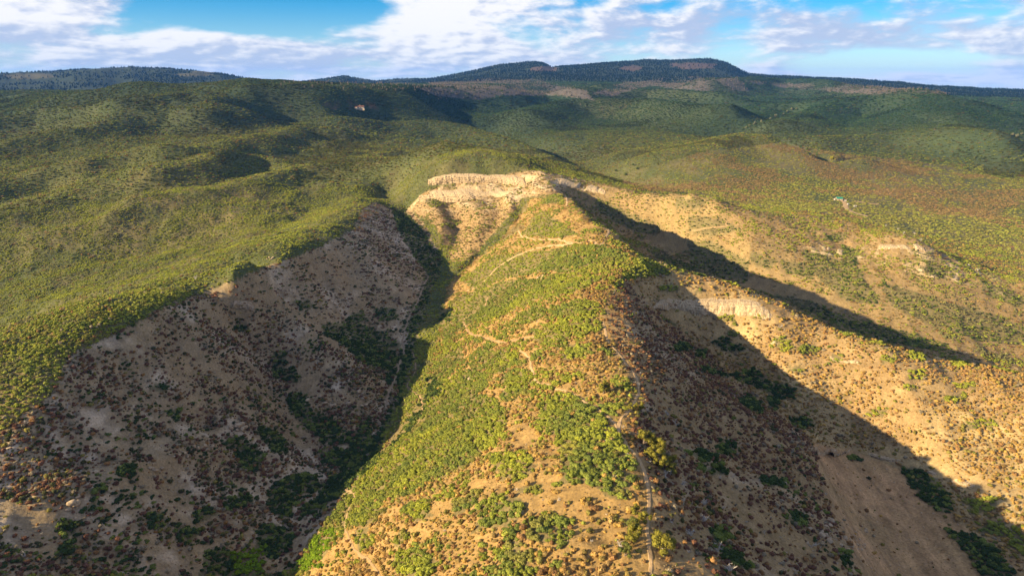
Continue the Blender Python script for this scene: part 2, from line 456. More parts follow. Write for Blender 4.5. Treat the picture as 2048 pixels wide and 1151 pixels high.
def add_swells():
    global GZ
    out = np.zeros_like(GZ)
    for line, h, w in SWELLS:
        P = [hit(u, v) for u, v in line]
        pts = [(p[0], p[1]) for p in P]
        d = np.mean([math.hypot(*p) for p in pts]) / 1000
        sig = w * d
        xs = [p[0] for p in pts]; ys = [p[1] for p in pts]; m = 3.2 * sig
        r0 = max(20, min(math.hypot(*p) for p in pts) - m); r1 = max(math.hypot(*p) for p in pts) + m
        i0, i1 = np.searchsorted(rr, [r0, r1])
        sub = (slice(max(i0 - 1, 0), min(i1 + 1, NR)), slice(None))
        X, Y = GX[sub], GY[sub]
        k = (X > min(xs) - m) & (X < max(xs) + m) & (Y > min(ys) - m) & (Y < max(ys) + m)
        xx = X[k]; yy = Y[k]
        wob = sig * 0.45
        dd = seg_dist(xx + wob * fbm(xx, yy, sig * 3, 2, 0.5, 13), yy + wob * fbm(xx, yy, sig * 3, 2, 0.5, 14), pts)
        tmp = out[sub]; tmp[k] += h * (0.72 if d > 0.62 and P[0][0] < -60 else (1.45 if d < 0.55 and P[0][0] < -40 else 1.0)) * d * np.exp(-dd / (2 * sig * sig)); out[sub] = tmp
    GZ = GZ + out


add_swells()
GZ = GZ + relief(GX, GY, GD)
SKYLINE = [(-400,148),(0,147),(40,145),(100,143),(160,139),(260,134),(330,137),(400,142),(450,148),(490,156),(540,164),(600,164),(640,159),(690,152),(715,157),(750,162),(800,158),(860,158),(940,143),(1000,129),
           (1065,123),(1085,126),(1105,135),(1130,132),(1200,127),(1290,120),(1350,121),(1420,117),(1455,125),(1478,139),(1500,148),(1560,152),(1700,158),(1800,165),(1850,171),(1950,176),(2048,180),(2500,186)]


def set_mountains():
    """raise or lower the far mountains to the crest line of the photograph"""
    global GZ
    cols = [(math.atan2(*ray(u, v)[:2]), float(ray(u, v)[2]) / math.hypot(*ray(u, v)[:2])) for u, v in SKYLINE]
    want = np.interp(ths, [q[0] for q in cols], [q[1] for q in cols])
    m = (rr > 5400) & (rr < 8600)
    have = (GZ[m] / GD[m]).max(0)
    k = (sstep(4500, 6000, rr) * (1 - sstep(8600, 11000, rr)))[:, None]
    GZ = GZ + (want - have)[None] * GD * k


set_mountains()
GU, GV = pix(GX, GY, GZ)
_slope = GZ / GD
_run = np.maximum.accumulate(_slope, axis=0)
VIS = _slope >= _run - 0.0012                 # land the photograph shows

# ------------------------------------------------------------------ what covers the land (outlines in photo pixels)
REG = {
 'slope': [(0,872),(40,834),(112,778),(127,715),(330,614),(430,574),(560,524),(640,494),(708,458),(722,420),(770,388),(800,400),(850,450),(885,520),(870,560),(840,650),(800,800),(730,940),(570,1151),(0,1151),(-300,1400),(-300,960)],
 'spur': [(560,1151),(640,1000),(720,945),(850,800),(880,640),(900,560),(1000,480),(1060,400),(1120,385),(1180,440),(1240,475),(1280,510),(1240,560),(1215,610),(1215,660),(1288,800),(1262,870),(1300,960),(1310,1151),(1340,1400),(400,1400)],
 'dark': [(1310,1151),(1300,960),(1262,870),(1288,800),(1215,660),(1215,600),(1250,560),(1330,640),(1400,690),(1480,770),(1620,880),(1670,1030),(1720,1151),(1800,1400),(1340,1400)],
 'fan': [(1620,885),(1720,905),(1820,950),(1920,1040),(2040,1151),(2250,1400),(1800,1400),(1720,1151),(1670,1030)],
 'golden': [(1250,560),(1350,545),(1450,562),(1560,605),(1700,675),(1900,718),(2048,748),(2300,800),(2300,1400),(2250,1400),(2040,1151),(1920,1040),(1820,950),(1720,905),(1620,885),(1480,770),(1400,690),(1320,630)],
 'basin': [(1150,360),(1380,386),(1480,415),(1640,432),(1780,460),(1950,528),(2048,560),(2300,640),(2300,800),(2048,748),(1900,718),(1700,675),(1560,605),(1450,562),(1350,545),(1270,505),(1180,435),(1120,390)],
 'mesa': [(770,392),(835,345),(860,328),(980,320),(1064,333),(1150,354),(1225,374),(1130,392),(1110,388),(1050,395),(1010,440),(940,520),(905,525),(870,450)],
 'plain': [(1250,380),(1240,350),(1400,305),(1560,285),(1700,310),(1900,330),(2048,370),(2400,420),(2400,640),(2048,560),(1950,528),(1780,460),(1640,432),(1480,415),(1380,386)],
}
GREEN = [  # lit oak and maple thickets of the spur
 [(650,1040),(690,985),(745,925),(800,870),(840,815),(868,775),(930,775),(1000,800),(1010,840),(985,890),(930,930),(870,965),(800,995),(730,1015)],
 [(1080,810),(1115,780),(1160,790),(1190,815),(1235,860),(1262,905),(1268,985),(1235,1000),(1180,965),(1115,975),(1130,920),(1110,870),(1075,850)],
 [(980,910),(1060,900),(1078,940),(1050,965),(1000,955)],
 [(985,985),(1020,985),(1050,1000),(1030,1050),(990,1055),(940,1065),(945,1030)],
 [(1055,1040),(1110,1030),(1145,1040),(1120,1090),(1060,1085)], [(1000,1110),(1060,1095),(1070,1151),(1010,1151)], [(1010,1055),(1040,1060),(1035,1110),(1010,1110)],
 [(700,1010),(760,990),(770,1020),(740,1050),(700,1050)], [(710,1060),(740,1050),(750,1090),(715,1100)], [(790,1060),(815,1070),(800,1100),(780,1090)],
 [(560,1151),(610,1085),(660,1050),(690,1060),(650,1110),(610,1151)], [(780,1110),(830,1095),(880,1120),(870,1151),(790,1151)], [(800,1010),(850,1000),(870,1030),(820,1040)],
 [(900,1005),(950,980),(960,1010),(910,1030)], [(1040,970),(1090,975),(1080,995),(1040,990)], [(640,1060),(690,1000),(720,1010),(690,1060)],
 [(880,790),(905,750),(960,735),(985,770),(930,800),(870,820)], [(1000,750),(1060,740),(1060,790),(1010,800)], [(960,700),(1020,695),(1050,730),(1000,745),(940,730)],
 [(880,640),(905,600),(950,580),(1010,560),(1080,560),(1150,545),(1205,550),(1180,575),(1080,600),(990,640),(930,650),(890,690)],
 [(920,560),(990,510),(1050,505),(1100,500),(1180,490),(1240,500),(1255,530),(1190,545),(1090,545),(1010,555),(950,580)],
 [(1060,660),(1120,640),(1200,640),(1200,665),(1130,680),(1080,690)], [(1030,630),(1075,610),(1100,625),(1060,650)], [(1090,620),(1160,600),(1200,610),(1190,640),(1110,640)],
 [(850,800),(870,740),(890,690),(920,680),(930,720),(890,760)], [(1040,470),(1060,440),(1085,420),(1130,450),(1160,470),(1100,475)], [(1080,395),(1120,390),(1130,402),(1090,410)],
 [(1190,860),(1240,870),(1235,890),(1190,885)], [(1060,700),(1090,690),(1090,720),(1062,725)], [(1120,690),(1180,690),(1170,715),(1120,720)], [(1185,820),(1230,800),(1250,815),(1225,840)],
]
BARE = [  # bare ground inside the spur and basin
 [(1030,970),(1120,945),(1240,985),(1250,1010),(1110,1005),(1040,1000)], [(960,960),(1010,965),(990,985),(930,975)], [(1090,1075),(1160,1050),(1240,1060),(1180,1100),(1090,1100)],
 [(820,1030),(930,985),(940,995),(830,1045)], [(1290,1040),(1300,1020),(1320,1151),(1250,1151)], [(1010,850),(1060,850),(1080,890),(1030,905)],
 [(1285,478),(1340,458),(1392,478),(1372,500),(1300,492)], [(1480,545),(1540,560),(1700,600),(1720,615),(1640,610),(1560,590),(1490,575)], [(1420,470),(1560,540),(1600,560),(1560,560),(1480,530)],
]
DARK_THICKET = [  [(868,500),(892,505),(885,560),(862,610),(850,650),(842,700),(822,790),(795,860),(745,930),(680,985),(640,1020),(615,1010),(655,960),(715,915),(765,855),(795,790),(812,700),(818,650),(832,600),(852,550)],
  # oak in the shaded ground, left
 [(508,1081),(520,1055),(545,1046),(570,1055),(582,1075),(575,1105),(550,1118),(525,1110)],
 [(535,980),(560,955),(600,940),(640,960),(650,975),(612,985),(592,990),(588,1030),(560,1038),(540,1015)],
 [(575,790),(600,780),(625,815),(660,830),(685,860),(690,890),(650,890),(620,860),(582,830)],
 [(440,885),(470,868),(505,890),(527,905),(515,940),(490,940),(470,910)], [(512,858),(540,850),(572,880),(570,904),(545,902),(520,885)],
 [(450,1000),(480,982),(515,995),(495,1012),(455,1020)], [(400,1115),(430,1092),(480,1105),(516,1096),(528,1151),(400,1151)],
 [(236,930),(255,922),(275,935),(265,950),(242,948)], [(184,975),(205,968),(216,985),(195,1000),(190,1022),(165,1022),(175,1000)],
 [(108,1050),(130,1036),(153,1050),(150,1072),(125,1074)], [(118,1090),(140,1076),(153,1090),(145,1108),(122,1108)],
 [(690,870),(720,850),(760,870),(765,895),(720,905),(695,895)], [(640,905),(690,895),(730,905),(700,930),(650,925)],
 [(600,1010),(640,985),(700,940),(760,895),(800,850),(840,800),(862,790),(850,830),(800,880),(740,940),(690,975),(640,1015),(600,1040)],
 [(640,650),(700,644),(765,662),(800,690),(790,712),(755,702),(715,708),(650,668)], [(700,700),(780,690),(802,722),(772,742),(720,722)],
 [(800,655),(830,600),(860,545),(885,580),(872,640),(825,662)], [(775,392),(810,420),(850,465),(888,535),(850,545),(800,470)],
 [(745,620),(780,610),(800,640),(760,640)], [(800,700),(850,660),(880,660),(870,700),(830,760),(800,790),(790,760)],
 [(815,790),(850,745),(880,760),(890,790),(850,800)], [(860,630),(900,615),(910,640),(880,655)], [(770,740),(795,735),(800,770),(775,770)],
 [(545,705),(575,700),(575,725),(560,760),(545,750)], [(590,600),(620,600),(640,615),(600,618)], [(690,640),(720,620),(740,640),(700,650)],
 [(560,745),(590,735),(600,760),(575,770)], [(380,1030),(420,1010),(440,1030),(400,1050)], [(290,1030),(330,1020),(340,1050),(300,1055)], [(350,1050),(400,1060),(380,1095),(350,1080)],
 [(300,770),(330,765),(330,785),(300,782)], [(340,820),(365,815),(362,840),(340,838)], [(470,640),(500,650),(495,665),(470,660)],
]
DARK_RIGHT = [  # oak in the shaded gully, right
 [(1345,690),(1365,682),(1388,695),(1372,702),(1348,700)], [(1422,682),(1450,675),(1470,685),(1490,690),(1485,705),(1440,702)], [(1390,698),(1412,700),(1410,716),(1390,714)],
 [(1468,745),(1500,738),(1530,750),(1545,770),(1525,785),(1500,770),(1475,755)], [(1530,775),(1565,765),(1590,785),(1585,800),(1560,800),(1550,820),(1530,800)],
 [(1395,730),(1430,735),(1470,750),(1450,755),(1405,742)], [(1575,835),(1610,830),(1628,850),(1600,862)], [(1470,800),(1500,790),(1530,815),(1525,830),(1490,820)],
 [(1800,940),(1840,930),(1860,960),(1900,990),(1902,1025),(1870,1020),(1820,980)], [(1900,1060),(1950,1070),(2000,1110),(2040,1151),(1960,1151),(1930,1110)],
 [(1695,915),(1720,912),(1722,922),(1698,924)], [(1570,1030),(1600,1020),(1618,1040),(1605,1050)], [(1672,1095),(1700,1100),(1702,1125),(1680,1120)], [(1415,1060),(1445,1055),(1455,1085),(1425,1088)],
 [(1440,1095),(1480,1110),(1505,1135),(1470,1138),(1440,1115)], [(1370,905),(1400,900),(1430,915),(1400,920)], [(1430,885),(1455,880),(1465,905),(1440,910)], [(1390,930),(1430,925),(1450,940),(1410,945)],
 [(1520,960),(1560,955),(1570,975),(1530,975)],
]
LIT_RIGHT = [  # oak clumps standing in the golden scrub, right
 [(1318,572),(1340,568),(1358,578),(1350,585),(1322,583)], [(1390,573),(1405,573),(1405,585),(1390,585)], [(1435,628),(1465,625),(1470,645),(1440,642)], [(1460,640),(1475,640),(1475,652),(1460,652)],
 [(1508,624),(1528,622),(1530,635),(1510,634)], [(1455,660),(1475,658),(1475,670),(1458,670)], [(1548,672),(1580,672),(1590,690),(1565,705),(1545,690)], [(1600,695),(1635,690),(1638,708),(1605,708)],
 [(1575,732),(1600,728),(1605,745),(1580,748)], [(1760,715),(1795,715),(1792,730),(1765,730)], [(1735,820),(1770,815),(1768,832),(1738,832)], [(1880,795),(1935,785),(1932,800),(1890,806)],
 [(1925,845),(1960,842),(1962,856),(1930,856)], [(1965,838),(1995,838),(1990,850),(1968,850)], [(1815,700),(1850,705),(1850,722),(1820,720)], [(1900,715),(1935,718),(1930,735),(1900,730)],
 [(1900,765),(1950,765),(1955,780),(1910,780)], [(1810,740),(1850,735),(1850,758),(1815,758)], [(1930,1000),(1990,990),(1998,1010),(1950,1030)], [(1980,1040),(2005,1040),(2015,1075),(1960,1065)],
 [(2010,1055),(2048,1050),(2048,1110),(2020,1090)], [(1845,950),(1880,955),(1895,985),(1870,980)], [(1810,770),(1830,770),(1830,778),(1812,778)], [(1660,710),(1680,708),(1690,725),(1665,725)],
]
BASIN_GREEN = [
 [(1190,395),(1240,415),(1335,460),(1300,470),(1240,450),(1200,425)], [(1370,482),(1420,480),(1500,522),(1495,562),(1440,555),(1385,530)], [(1290,498),(1360,520),(1430,552),(1400,552),(1340,530)],
 [(1540,588),(1620,600),(1700,640),(1800,660),(1900,690),(1850,700),(1760,680),(1650,640)], [(1560,520),(1640,530),(1620,560),(1570,545)], [(1600,500),(1660,510),(1720,540),(1760,600),(1700,590),(1640,560)],
 [(1680,490),(1720,500),(1715,530),(1690,530)], [(1760,560),(1850,590),(1960,620),(2048,650),(2048,690),(1950,680),(1840,640),(1780,610)], [(1640,560),(1740,580),(1760,610),(1690,600)],
 [(1380,430),(1450,440),(1480,460),(1420,475),(1380,460)], [(1500,500),(1560,520),(1540,540),(1500,520)], [(1850,520),(1900,540),(1890,560),(1850,545)], [(1960,560),(2048,590),(2048,620),(1970,590)],
 [(1650,470),(1700,465),(1690,482),(1650,480)], [(1350,395),(1420,400),(1400,420),(1350,415)],
]
MESA_GREEN = [[(850,400),(880,395),(890,410),(860,415)],[(885,368),(910,366),(912,376),(890,378)],[(930,364),(955,360),(955,368),(932,370)],[(1040,395),(1062,392),(1055,420),(1040,430)],
              [(990,480),(1040,445),(1050,455),(980,500),(910,550),(900,540)],[(780,410),(800,415),(790,430)]]


def inside(poly, u, v):
    p = np.asarray(poly, float)
    box = (u > p[:, 0].min()) & (u < p[:, 0].max()) & (v > p[:, 1].min()) & (v < p[:, 1].max())
    res = np.zeros(u.shape, bool)
    if not box.any():
        return res
    uu = u[box]; vv = v[box]; r = np.zeros(uu.shape, bool)
    x0, y0 = p[-1]
    for x1, y1 in p:
        if y0 != y1:
            c = ((y1 > vv) != (y0 > vv)) & (uu < (x0 - x1) * (vv - y1) / (y0 - y1) + x1)
            r ^= c
        x0, y0 = x1, y1
    res[box] = r
    return res


def anyof(polys, u, v):
    r = np.zeros(u.shape, bool)
    for p in polys:
        r |= inside(p, u, v)
    return r


def cover(x, y, u, v):
    """region index and thicket masks; outlines are roughened so that they run like plant edges"""
    d = np.hypot(x, y)
    k = np.clip(700 / d, 0.4, 4)
    uj = u + k * 4 * fbm(x, y, 9, 2, 0.6, 21) + k * 2.0 * fbm(x, y, 3, 1, 0.5, 22)
    vj = v + k * 2.4 * fbm(x, y, 9, 2, 0.6, 23) + k * 1.2 * fbm(x, y, 3, 1, 0.5, 24)
    near = d < 1150
    reg = np.zeros(u.shape, np.int8)
    names = list(REG)
    for i, n in enumerate(names):
        lim = d < (1700 if n == 'plain' else 860)
        m = inside(REG[n], uj, vj) & lim
        reg[m & (reg == 0)] = i + 1
    c = {n: reg == i + 1 for i, n in enumerate(names)}
    c['other'] = reg == 0
    c['green'] = anyof(GREEN, uj, vj) & c['spur']
    c['bare'] = anyof(BARE, uj, vj) & near
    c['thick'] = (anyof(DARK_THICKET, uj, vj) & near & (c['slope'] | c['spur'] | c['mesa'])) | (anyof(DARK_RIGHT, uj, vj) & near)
    c['litr'] = anyof(LIT_RIGHT, uj, vj) & c['golden']
    c['bgreen'] = anyof(BASIN_GREEN, uj, vj) & (c['basin'] | c['plain'])
    c['mgreen'] = anyof(MESA_GREEN, uj, vj) & (c['mesa'] | c['spur'])
    return c


# ------------------------------------------------------------------ the ground sheet
def lerp(a, b, t):
    return a + (b - a) * t[..., None]


ASPEN_BANDS = [[(850,166),(960,157),(1080,163),(1170,182),(1185,202),(1110,190),(1000,190),(900,180)], [(1180,188),(1250,166),(1350,155),(1480,157),(1500,180),(1400,182),(1300,173),(1230,192)],
               [(1480,163),(1750,170),(1950,188),(1800,192),(1600,180)], [(820,176),(900,172),(1000,192),(960,202),(840,192)]]


def aspens(x, y, u, v, d):
    uj = u + 14 * fbm(x, y, 260, 3, 0.6, 39); vj = v + 5 * fbm(x, y, 260, 3, 0.6, 40)
    return anyof(ASPEN_BANDS, uj, vj) * (d > 2300) * (d < 5600) * sstep(-0.35, 0.1, fbm(x, y * 0.5, 240, 4, 0.6, 36))


def ground_colour(x, y, z, u, v):
    c = cover(x, y, u, v)
    d = np.hypot(x, y)
    n1 = fbm(x, y, 30, 4, 0.55, 31); n2 = fbm(x, y, 7, 3, 0.6, 32); nb = fbm(x, y, 160, 3, 0.5, 33)
    base = np.array([0.285, 0.19, 0.09])
    col = np.broadcast_to(base, x.shape + (3,)).copy()
    pale = np.array([0.42, 0.31, 0.15]); grey = np.array([0.30, 0.228, 0.142]); red = np.array([0.41, 0.25, 0.125])
    col = lerp(col, pale, np.clip(0.35 + n1 * 0.9 + n2 * 0.4, 0, 1) * c['golden'])
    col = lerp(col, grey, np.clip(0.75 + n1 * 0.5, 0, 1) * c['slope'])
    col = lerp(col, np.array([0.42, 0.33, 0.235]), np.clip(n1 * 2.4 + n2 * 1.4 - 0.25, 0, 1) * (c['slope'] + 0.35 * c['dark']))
    col = lerp(col, np.array([0.255, 0.18, 0.085]), np.clip(0.8 + n1, 0, 1) * c['basin'])
    col = lerp(col, red, np.clip(0.45 + n1 * 0.9, 0, 1) * c['fan'])
    col = lerp(col, np.array([0.30, 0.19, 0.070]), c['spur'] * 0.85)
    rock = np.array([0.47, 0.36, 0.23])
    strata = np.clip(0.45 + 0.9 * fbm(x * 0.12 + y * 0.05, z * 5.0, 9, 3, 0.6, 34) + 0.7 * n2, 0, 1)
    mrock = c['mesa'] * strata * sstep(440, 395, v) * 0.9
    col = lerp(col, rock, mrock)
    r3rock = inside([(1560,478),(1660,482),(1780,470),(1850,490),(1960,540),(2048,575),(2048,600),(1900,560),(1800,540),(1650,510)], u, v) * np.clip(n1 * 1.5 + n2 * 1.2 + 0.15, 0, 1)
    col = lerp(col, rock, r3rock * c['basin'])
    # scrub-covered ground further off
    scrub = sstep(300, 420, d) * (c['other'] | c['plain']) + 0.0
    olive = np.array([0.082, 0.092, 0.036]); dry = np.array([0.155, 0.125, 0.06])
    f = np.clip(0.22 + 0.9 * n1 + 0.6 * nb, 0, 1) * (1 - 0.5 * sstep(800, 1100, d))
    sc = lerp(np.broadcast_to(olive, col.shape), dry, f)
    sc = lerp(sc, np.array([0.205, 0.145, 0.08]), np.clip(c['plain'] * (0.4 + 0.9 * nb + 0.4 * n1), 0, 0.9))
    dk = sstep(1000, 2000, d)
    sc = lerp(sc, np.array([0.026, 0.050, 0.030]), dk * np.clip(0.8 + 0.5 * fbm(x, y, 330, 3, 0.5, 35), 0, 1))  # far ground coloured darker to stand in for cloud shadow
    col = lerp(col, sc, np.clip(scrub, 0, 1))
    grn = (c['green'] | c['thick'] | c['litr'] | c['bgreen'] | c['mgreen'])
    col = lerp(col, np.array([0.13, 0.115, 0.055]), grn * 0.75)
    mt = sstep(4300, 5200, d)
    col = lerp(col, np.array([0.030, 0.042, 0.026]), mt)
    asp = aspens(x, y, u, v, d)
    col = lerp(col, np.array([0.125, 0.105, 0.10]), asp * 0.8)
    for (mu, mv, ru, rv) in ((1085, 138, 30, 6), (1262, 137, 22, 5), (1395, 132, 38, 7), (1350, 130, 10, 3)):
        m = (np.hypot((u - mu) / ru, (v - mv) / rv) + 0.4 * fbm(x, y, 160, 3, 0.6, 37) < 1) & (d > 5200)
        col[m] = (0.085, 0.060, 0.045)
    for (mu, mv, ru, rv) in ((60, 152, 50, 6), (420, 144, 36, 3), (380, 150, 40, 3)):
        m = (np.hypot((u - mu) / ru, (v - mv) / rv) + 0.5 * fbm(x, y, 260, 3, 0.6, 38) < 1) & (d > 4800)
        col[m] = (0.085, 0.080, 0.045)
    col = lerp(col, np.array([0.19, 0.10, 0.065]), (inside([(640,205),(700,200),(790,212),(800,220),(740,218),(660,220)], u, v) & (d > 1300) & (d < 2700)) * np.clip(0.5 + n1 * 1.5, 0, 1) * 0.8)
    # runoff streaks down the bare fan
    a = hit(1655, 905); b = hit(1780, 1120); ex, ey = b[0] - a[0], b[1] - a[1]; el = math.hypot(ex, ey); ex, ey = ex / el, ey / el
    st = fbm((x - a[0]) * ey - (y - a[1]) * ex, ((x - a[0]) * ex + (y - a[1]) * ey) * 0.10, 2.2, 4, 0.65, 57)
    col = col * (1 + 0.45 * st * c['fan'])[..., None]
    return np.clip(col * (1 + 0.10 * n2)[..., None], 0.01, 0.9), np.clip(mrock + r3rock, 0, 1), c


def finish_mesh(name, co, faces_flat, per):
    me = bpy.data.meshes.new(name)
    me.vertices.add(len(co)); me.vertices.foreach_set('co', np.ascontiguousarray(co, np.float32).ravel())
    ff = np.ascontiguousarray(faces_flat, np.int32).ravel()
    me.loops.add(len(ff)); me.loops.foreach_set('vertex_index', ff)
    nf = len(ff) // per
    me.polygons.add(nf); me.polygons.foreach_set('loop_start', np.arange(0, len(ff), per, dtype=np.int32))
    me.update()
    return me


def smooth(me):
    me.polygons.foreach_set('use_smooth', np.ones(len(me.polygons), bool))


def link(name, me, mat=None, parent=None, loc=None, **props):
    o = bpy.data.objects.new(name, me)
    COL.objects.link(o)
    if mat is not None and me is not None and not me.materials:
        me.materials.append(mat)
    if parent is not None:
        o.parent = parent
    if loc is not None:
        o.location = loc
    for k, v in props.items():
        o[k] = v
    return o


def ground_material():
    m = bpy.data.materials.new("dry_soil"); m.use_nodes = True
    g = NT(m.node_tree)
    out = g.n('ShaderNodeOutputMaterial'); b = g.n('ShaderNodeBsdfPrincipled', ins={'Roughness': 0.95, 'Specular IOR Level': 0.1})
    at = g.n('ShaderNodeAttribute', attribute_name='soil'); rk = g.n('ShaderNodeAttribute', attribute_name='rock')
    pos = g.n('ShaderNodeNewGeometry')
    n1 = g.n('ShaderNodeTexNoise', ins={'Vector': pos.outputs['Position'], 'Scale': 0.9, 'Detail': 6.0, 'Roughness': 0.65})
    n2 = g.n('ShaderNodeTexNoise', ins={'Vector': pos.outputs['Position'], 'Scale': 0.12, 'Detail': 5.0, 'Roughness': 0.6})
    f = g.m('MULTIPLY_ADD', n1.outputs[0], 1.5, 0.25)
    f2 = g.m('MULTIPLY_ADD', n2.outputs[0], 1.0, 0.5)
    k = g.m('MULTIPLY', f, f2)
    kk = g.n('ShaderNodeCombineColor', ins={0: k, 1: k, 2: k})
    col = g.mix(1.0, at.outputs['Color'], kk.outputs[0], 'MULTIPLY')
    hgt = g.m('ADD', g.m('MULTIPLY', n1.outputs[0], 0.35), g.m('MULTIPLY', n2.outputs[0], g.m('MULTIPLY_ADD', rk.outputs['Fac'], 3.5, 0.9)))
    bump = g.n('ShaderNodeBump', ins={'Strength': 0.7, 'Distance': 1.0, 'Height': hgt})
    g.put(b.inputs['Base Color'], col); g.put(b.inputs['Normal'], bump.outputs[0])
    g.t.links.new(b.outputs[0], out.inputs[0])
    return m


SOIL = ground_material()


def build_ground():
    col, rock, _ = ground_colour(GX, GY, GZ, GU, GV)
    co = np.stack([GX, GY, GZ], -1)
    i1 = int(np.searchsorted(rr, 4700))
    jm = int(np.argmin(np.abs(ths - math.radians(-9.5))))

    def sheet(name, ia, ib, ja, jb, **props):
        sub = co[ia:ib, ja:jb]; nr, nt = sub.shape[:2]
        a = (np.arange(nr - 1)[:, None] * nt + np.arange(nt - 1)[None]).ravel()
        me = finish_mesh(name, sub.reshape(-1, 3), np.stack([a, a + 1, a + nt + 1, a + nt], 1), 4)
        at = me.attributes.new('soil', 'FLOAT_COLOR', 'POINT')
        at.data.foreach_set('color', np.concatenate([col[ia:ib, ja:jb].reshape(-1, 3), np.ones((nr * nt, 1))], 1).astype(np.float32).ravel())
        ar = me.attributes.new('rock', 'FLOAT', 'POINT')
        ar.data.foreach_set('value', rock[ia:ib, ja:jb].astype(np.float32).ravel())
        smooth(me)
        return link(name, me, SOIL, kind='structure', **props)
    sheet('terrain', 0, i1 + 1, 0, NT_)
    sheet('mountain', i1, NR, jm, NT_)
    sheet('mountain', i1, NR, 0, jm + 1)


build_ground()
print("ground", NR, NT_, round(time.time() - T0, 1))

# ------------------------------------------------------------------ materials
def plain_mat(name, col, rough=0.9, noise=0.0, scale=1.0, bump=0.0, col2=None, stretch=None, coord='Object'):
    m = bpy.data.materials.new(name); m.use_nodes = True
    g = NT(m.node_tree)
    out = g.n('ShaderNodeOutputMaterial'); b = g.n('ShaderNodeBsdfPrincipled', ins={'Roughness': rough, 'Specular IOR Level': 0.2})
    tc = g.n('ShaderNodeTexCoord')
    vec = tc.outputs[coord]
    if stretch:
        vec = g.n('ShaderNodeMapping', ins={'Vector': vec, 'Scale': stretch}).outputs[0]
    nz = g.n('ShaderNodeTexNoise', ins={'Vector': vec, 'Scale': scale, 'Detail': 6.0, 'Roughness': 0.65})
    c2 = col2 or tuple(c * (1 - noise) for c in col)
    g.put(b.inputs['Base Color'], g.mix(g.ramp(nz.outputs[0], 0.35, 0.68), col, c2))
    if bump:
        g.put(b.inputs['Normal'], g.n('ShaderNodeBump', ins={'Strength': 0.8, 'Distance': bump, 'Height': nz.outputs[0]}).outputs[0])
    g.t.links.new(b.outputs[0], out.inputs[0])
    return m


def leaf_mat(name, translucency=0.25):
    """plant colour comes from the plant's own tint, each clump a little different"""
    m = bpy.data.materials.new(name); m.use_nodes = True
    g = NT(m.node_tree)
    out = g.n('ShaderNodeOutputMaterial')
    at = g.n('ShaderNodeAttribute', attribute_name='tint', attribute_type='INSTANCER')
    tc = g.n('ShaderNodeTexCoord')
    nz = g.n('ShaderNodeTexNoise', ins={'Vector': tc.outputs['Object'], 'Scale': 3.0, 'Detail': 3.0})
    k = g.m('MULTIPLY_ADD', nz.outputs[0], 1.1, 0.58)
    kk = g.n('ShaderNodeCombineColor', ins={0: k, 1: k, 2: g.m('MULTIPLY', k, 0.9)})
    col = g.mix(1.0, at.outputs['Color'], kk.outputs[0], 'MULTIPLY')
    b = g.n('ShaderNodeBsdfPrincipled', ins={'Base Color': col, 'Roughness': 0.85, 'Specular IOR Level': 0.15})
    t = g.n('ShaderNodeBsdfTranslucent', ins={'Color': col})
    mx = g.n('ShaderNodeMixShader', ins={0: translucency})
    g.t.links.new(b.outputs[0], mx.inputs[1]); g.t.links.new(t.outputs[0], mx.inputs[2])
    g.t.links.new(mx.outputs[0], out.inputs[0])
    return m


LEAF = leaf_mat("foliage", 0.32)
BARK = plain_mat("bark", (0.16, 0.12, 0.09), 0.9, 0.4, 6.0, 0.02)
DEAD = plain_mat("bleached_wood", (0.52, 0.47, 0.42), 0.9, 0.35, 5.0, 0.01)
ROCK = plain_mat("sandstone", (0.44, 0.335, 0.225), 0.95, 0.0, 0.7, 0.8, col2=(0.29, 0.21, 0.135))
PALE = plain_mat("pale_sandstone", (0.56, 0.43, 0.28), 0.95, 0.0, 0.6, 1.8, col2=(0.29, 0.20, 0.11), stretch=(1.6, 1.6, 0.45))
DIRT = plain_mat("trodden_dirt", (0.46, 0.315, 0.17), 0.95, 0.0, 0.9, 0.15, col2=(0.36, 0.235, 0.12))
TRACK = plain_mat("worn_ground", (0.33, 0.225, 0.12), 0.95, 0.0, 0.9, 0.15, col2=(0.25, 0.165, 0.085))
SAND = plain_mat("wash_sand", (0.32, 0.235, 0.155), 0.95, 0.0, 0.9, 0.12, col2=(0.24, 0.17, 0.11))


# ------------------------------------------------------------------ plant shapes
def ico(sub):
    bm = bmesh.new(); bmesh.ops.create_icosphere(bm, subdivisions=sub, radius=1.0)
    v = np.array([q.co[:] for q in bm.verts]); f = np.array([[w.index for w in q.verts] for q in bm.faces]); bm.free()
    return v, f


ICO1, ICO2 = ico(1), ico(2)


def tri_mesh(name, vs, fs):
    V = np.concatenate(vs); off = 0; F = []
    for v, f in zip(vs, fs):
        F.append(f + off); off += len(v)
    return finish_mesh(name, V, np.concatenate(F), 3)


def leaf_tris(rng, centres, normals, size):
    n = len(centres)
    nn = normals + rng.normal(0, 0.42, (n, 3)); nn /= np.linalg.norm(nn, axis=1)[:, None]
    a = np.cross(nn, rng.normal(0, 1, (n, 3))); a /= np.linalg.norm(a, axis=1)[:, None]
    b = np.cross(nn, a)
    s = size * rng.uniform(0.6, 1.35, n)[:, None]
    ang = rng.uniform(0, 6.28, n)[:, None]
    P = [centres + s * (np.cos(ang + k) * a + np.sin(ang + k) * b) for k in (0, 2.1, 4.1)]
    return np.stack(P, 1).reshape(-1, 3), np.arange(3 * n).reshape(-1, 3)


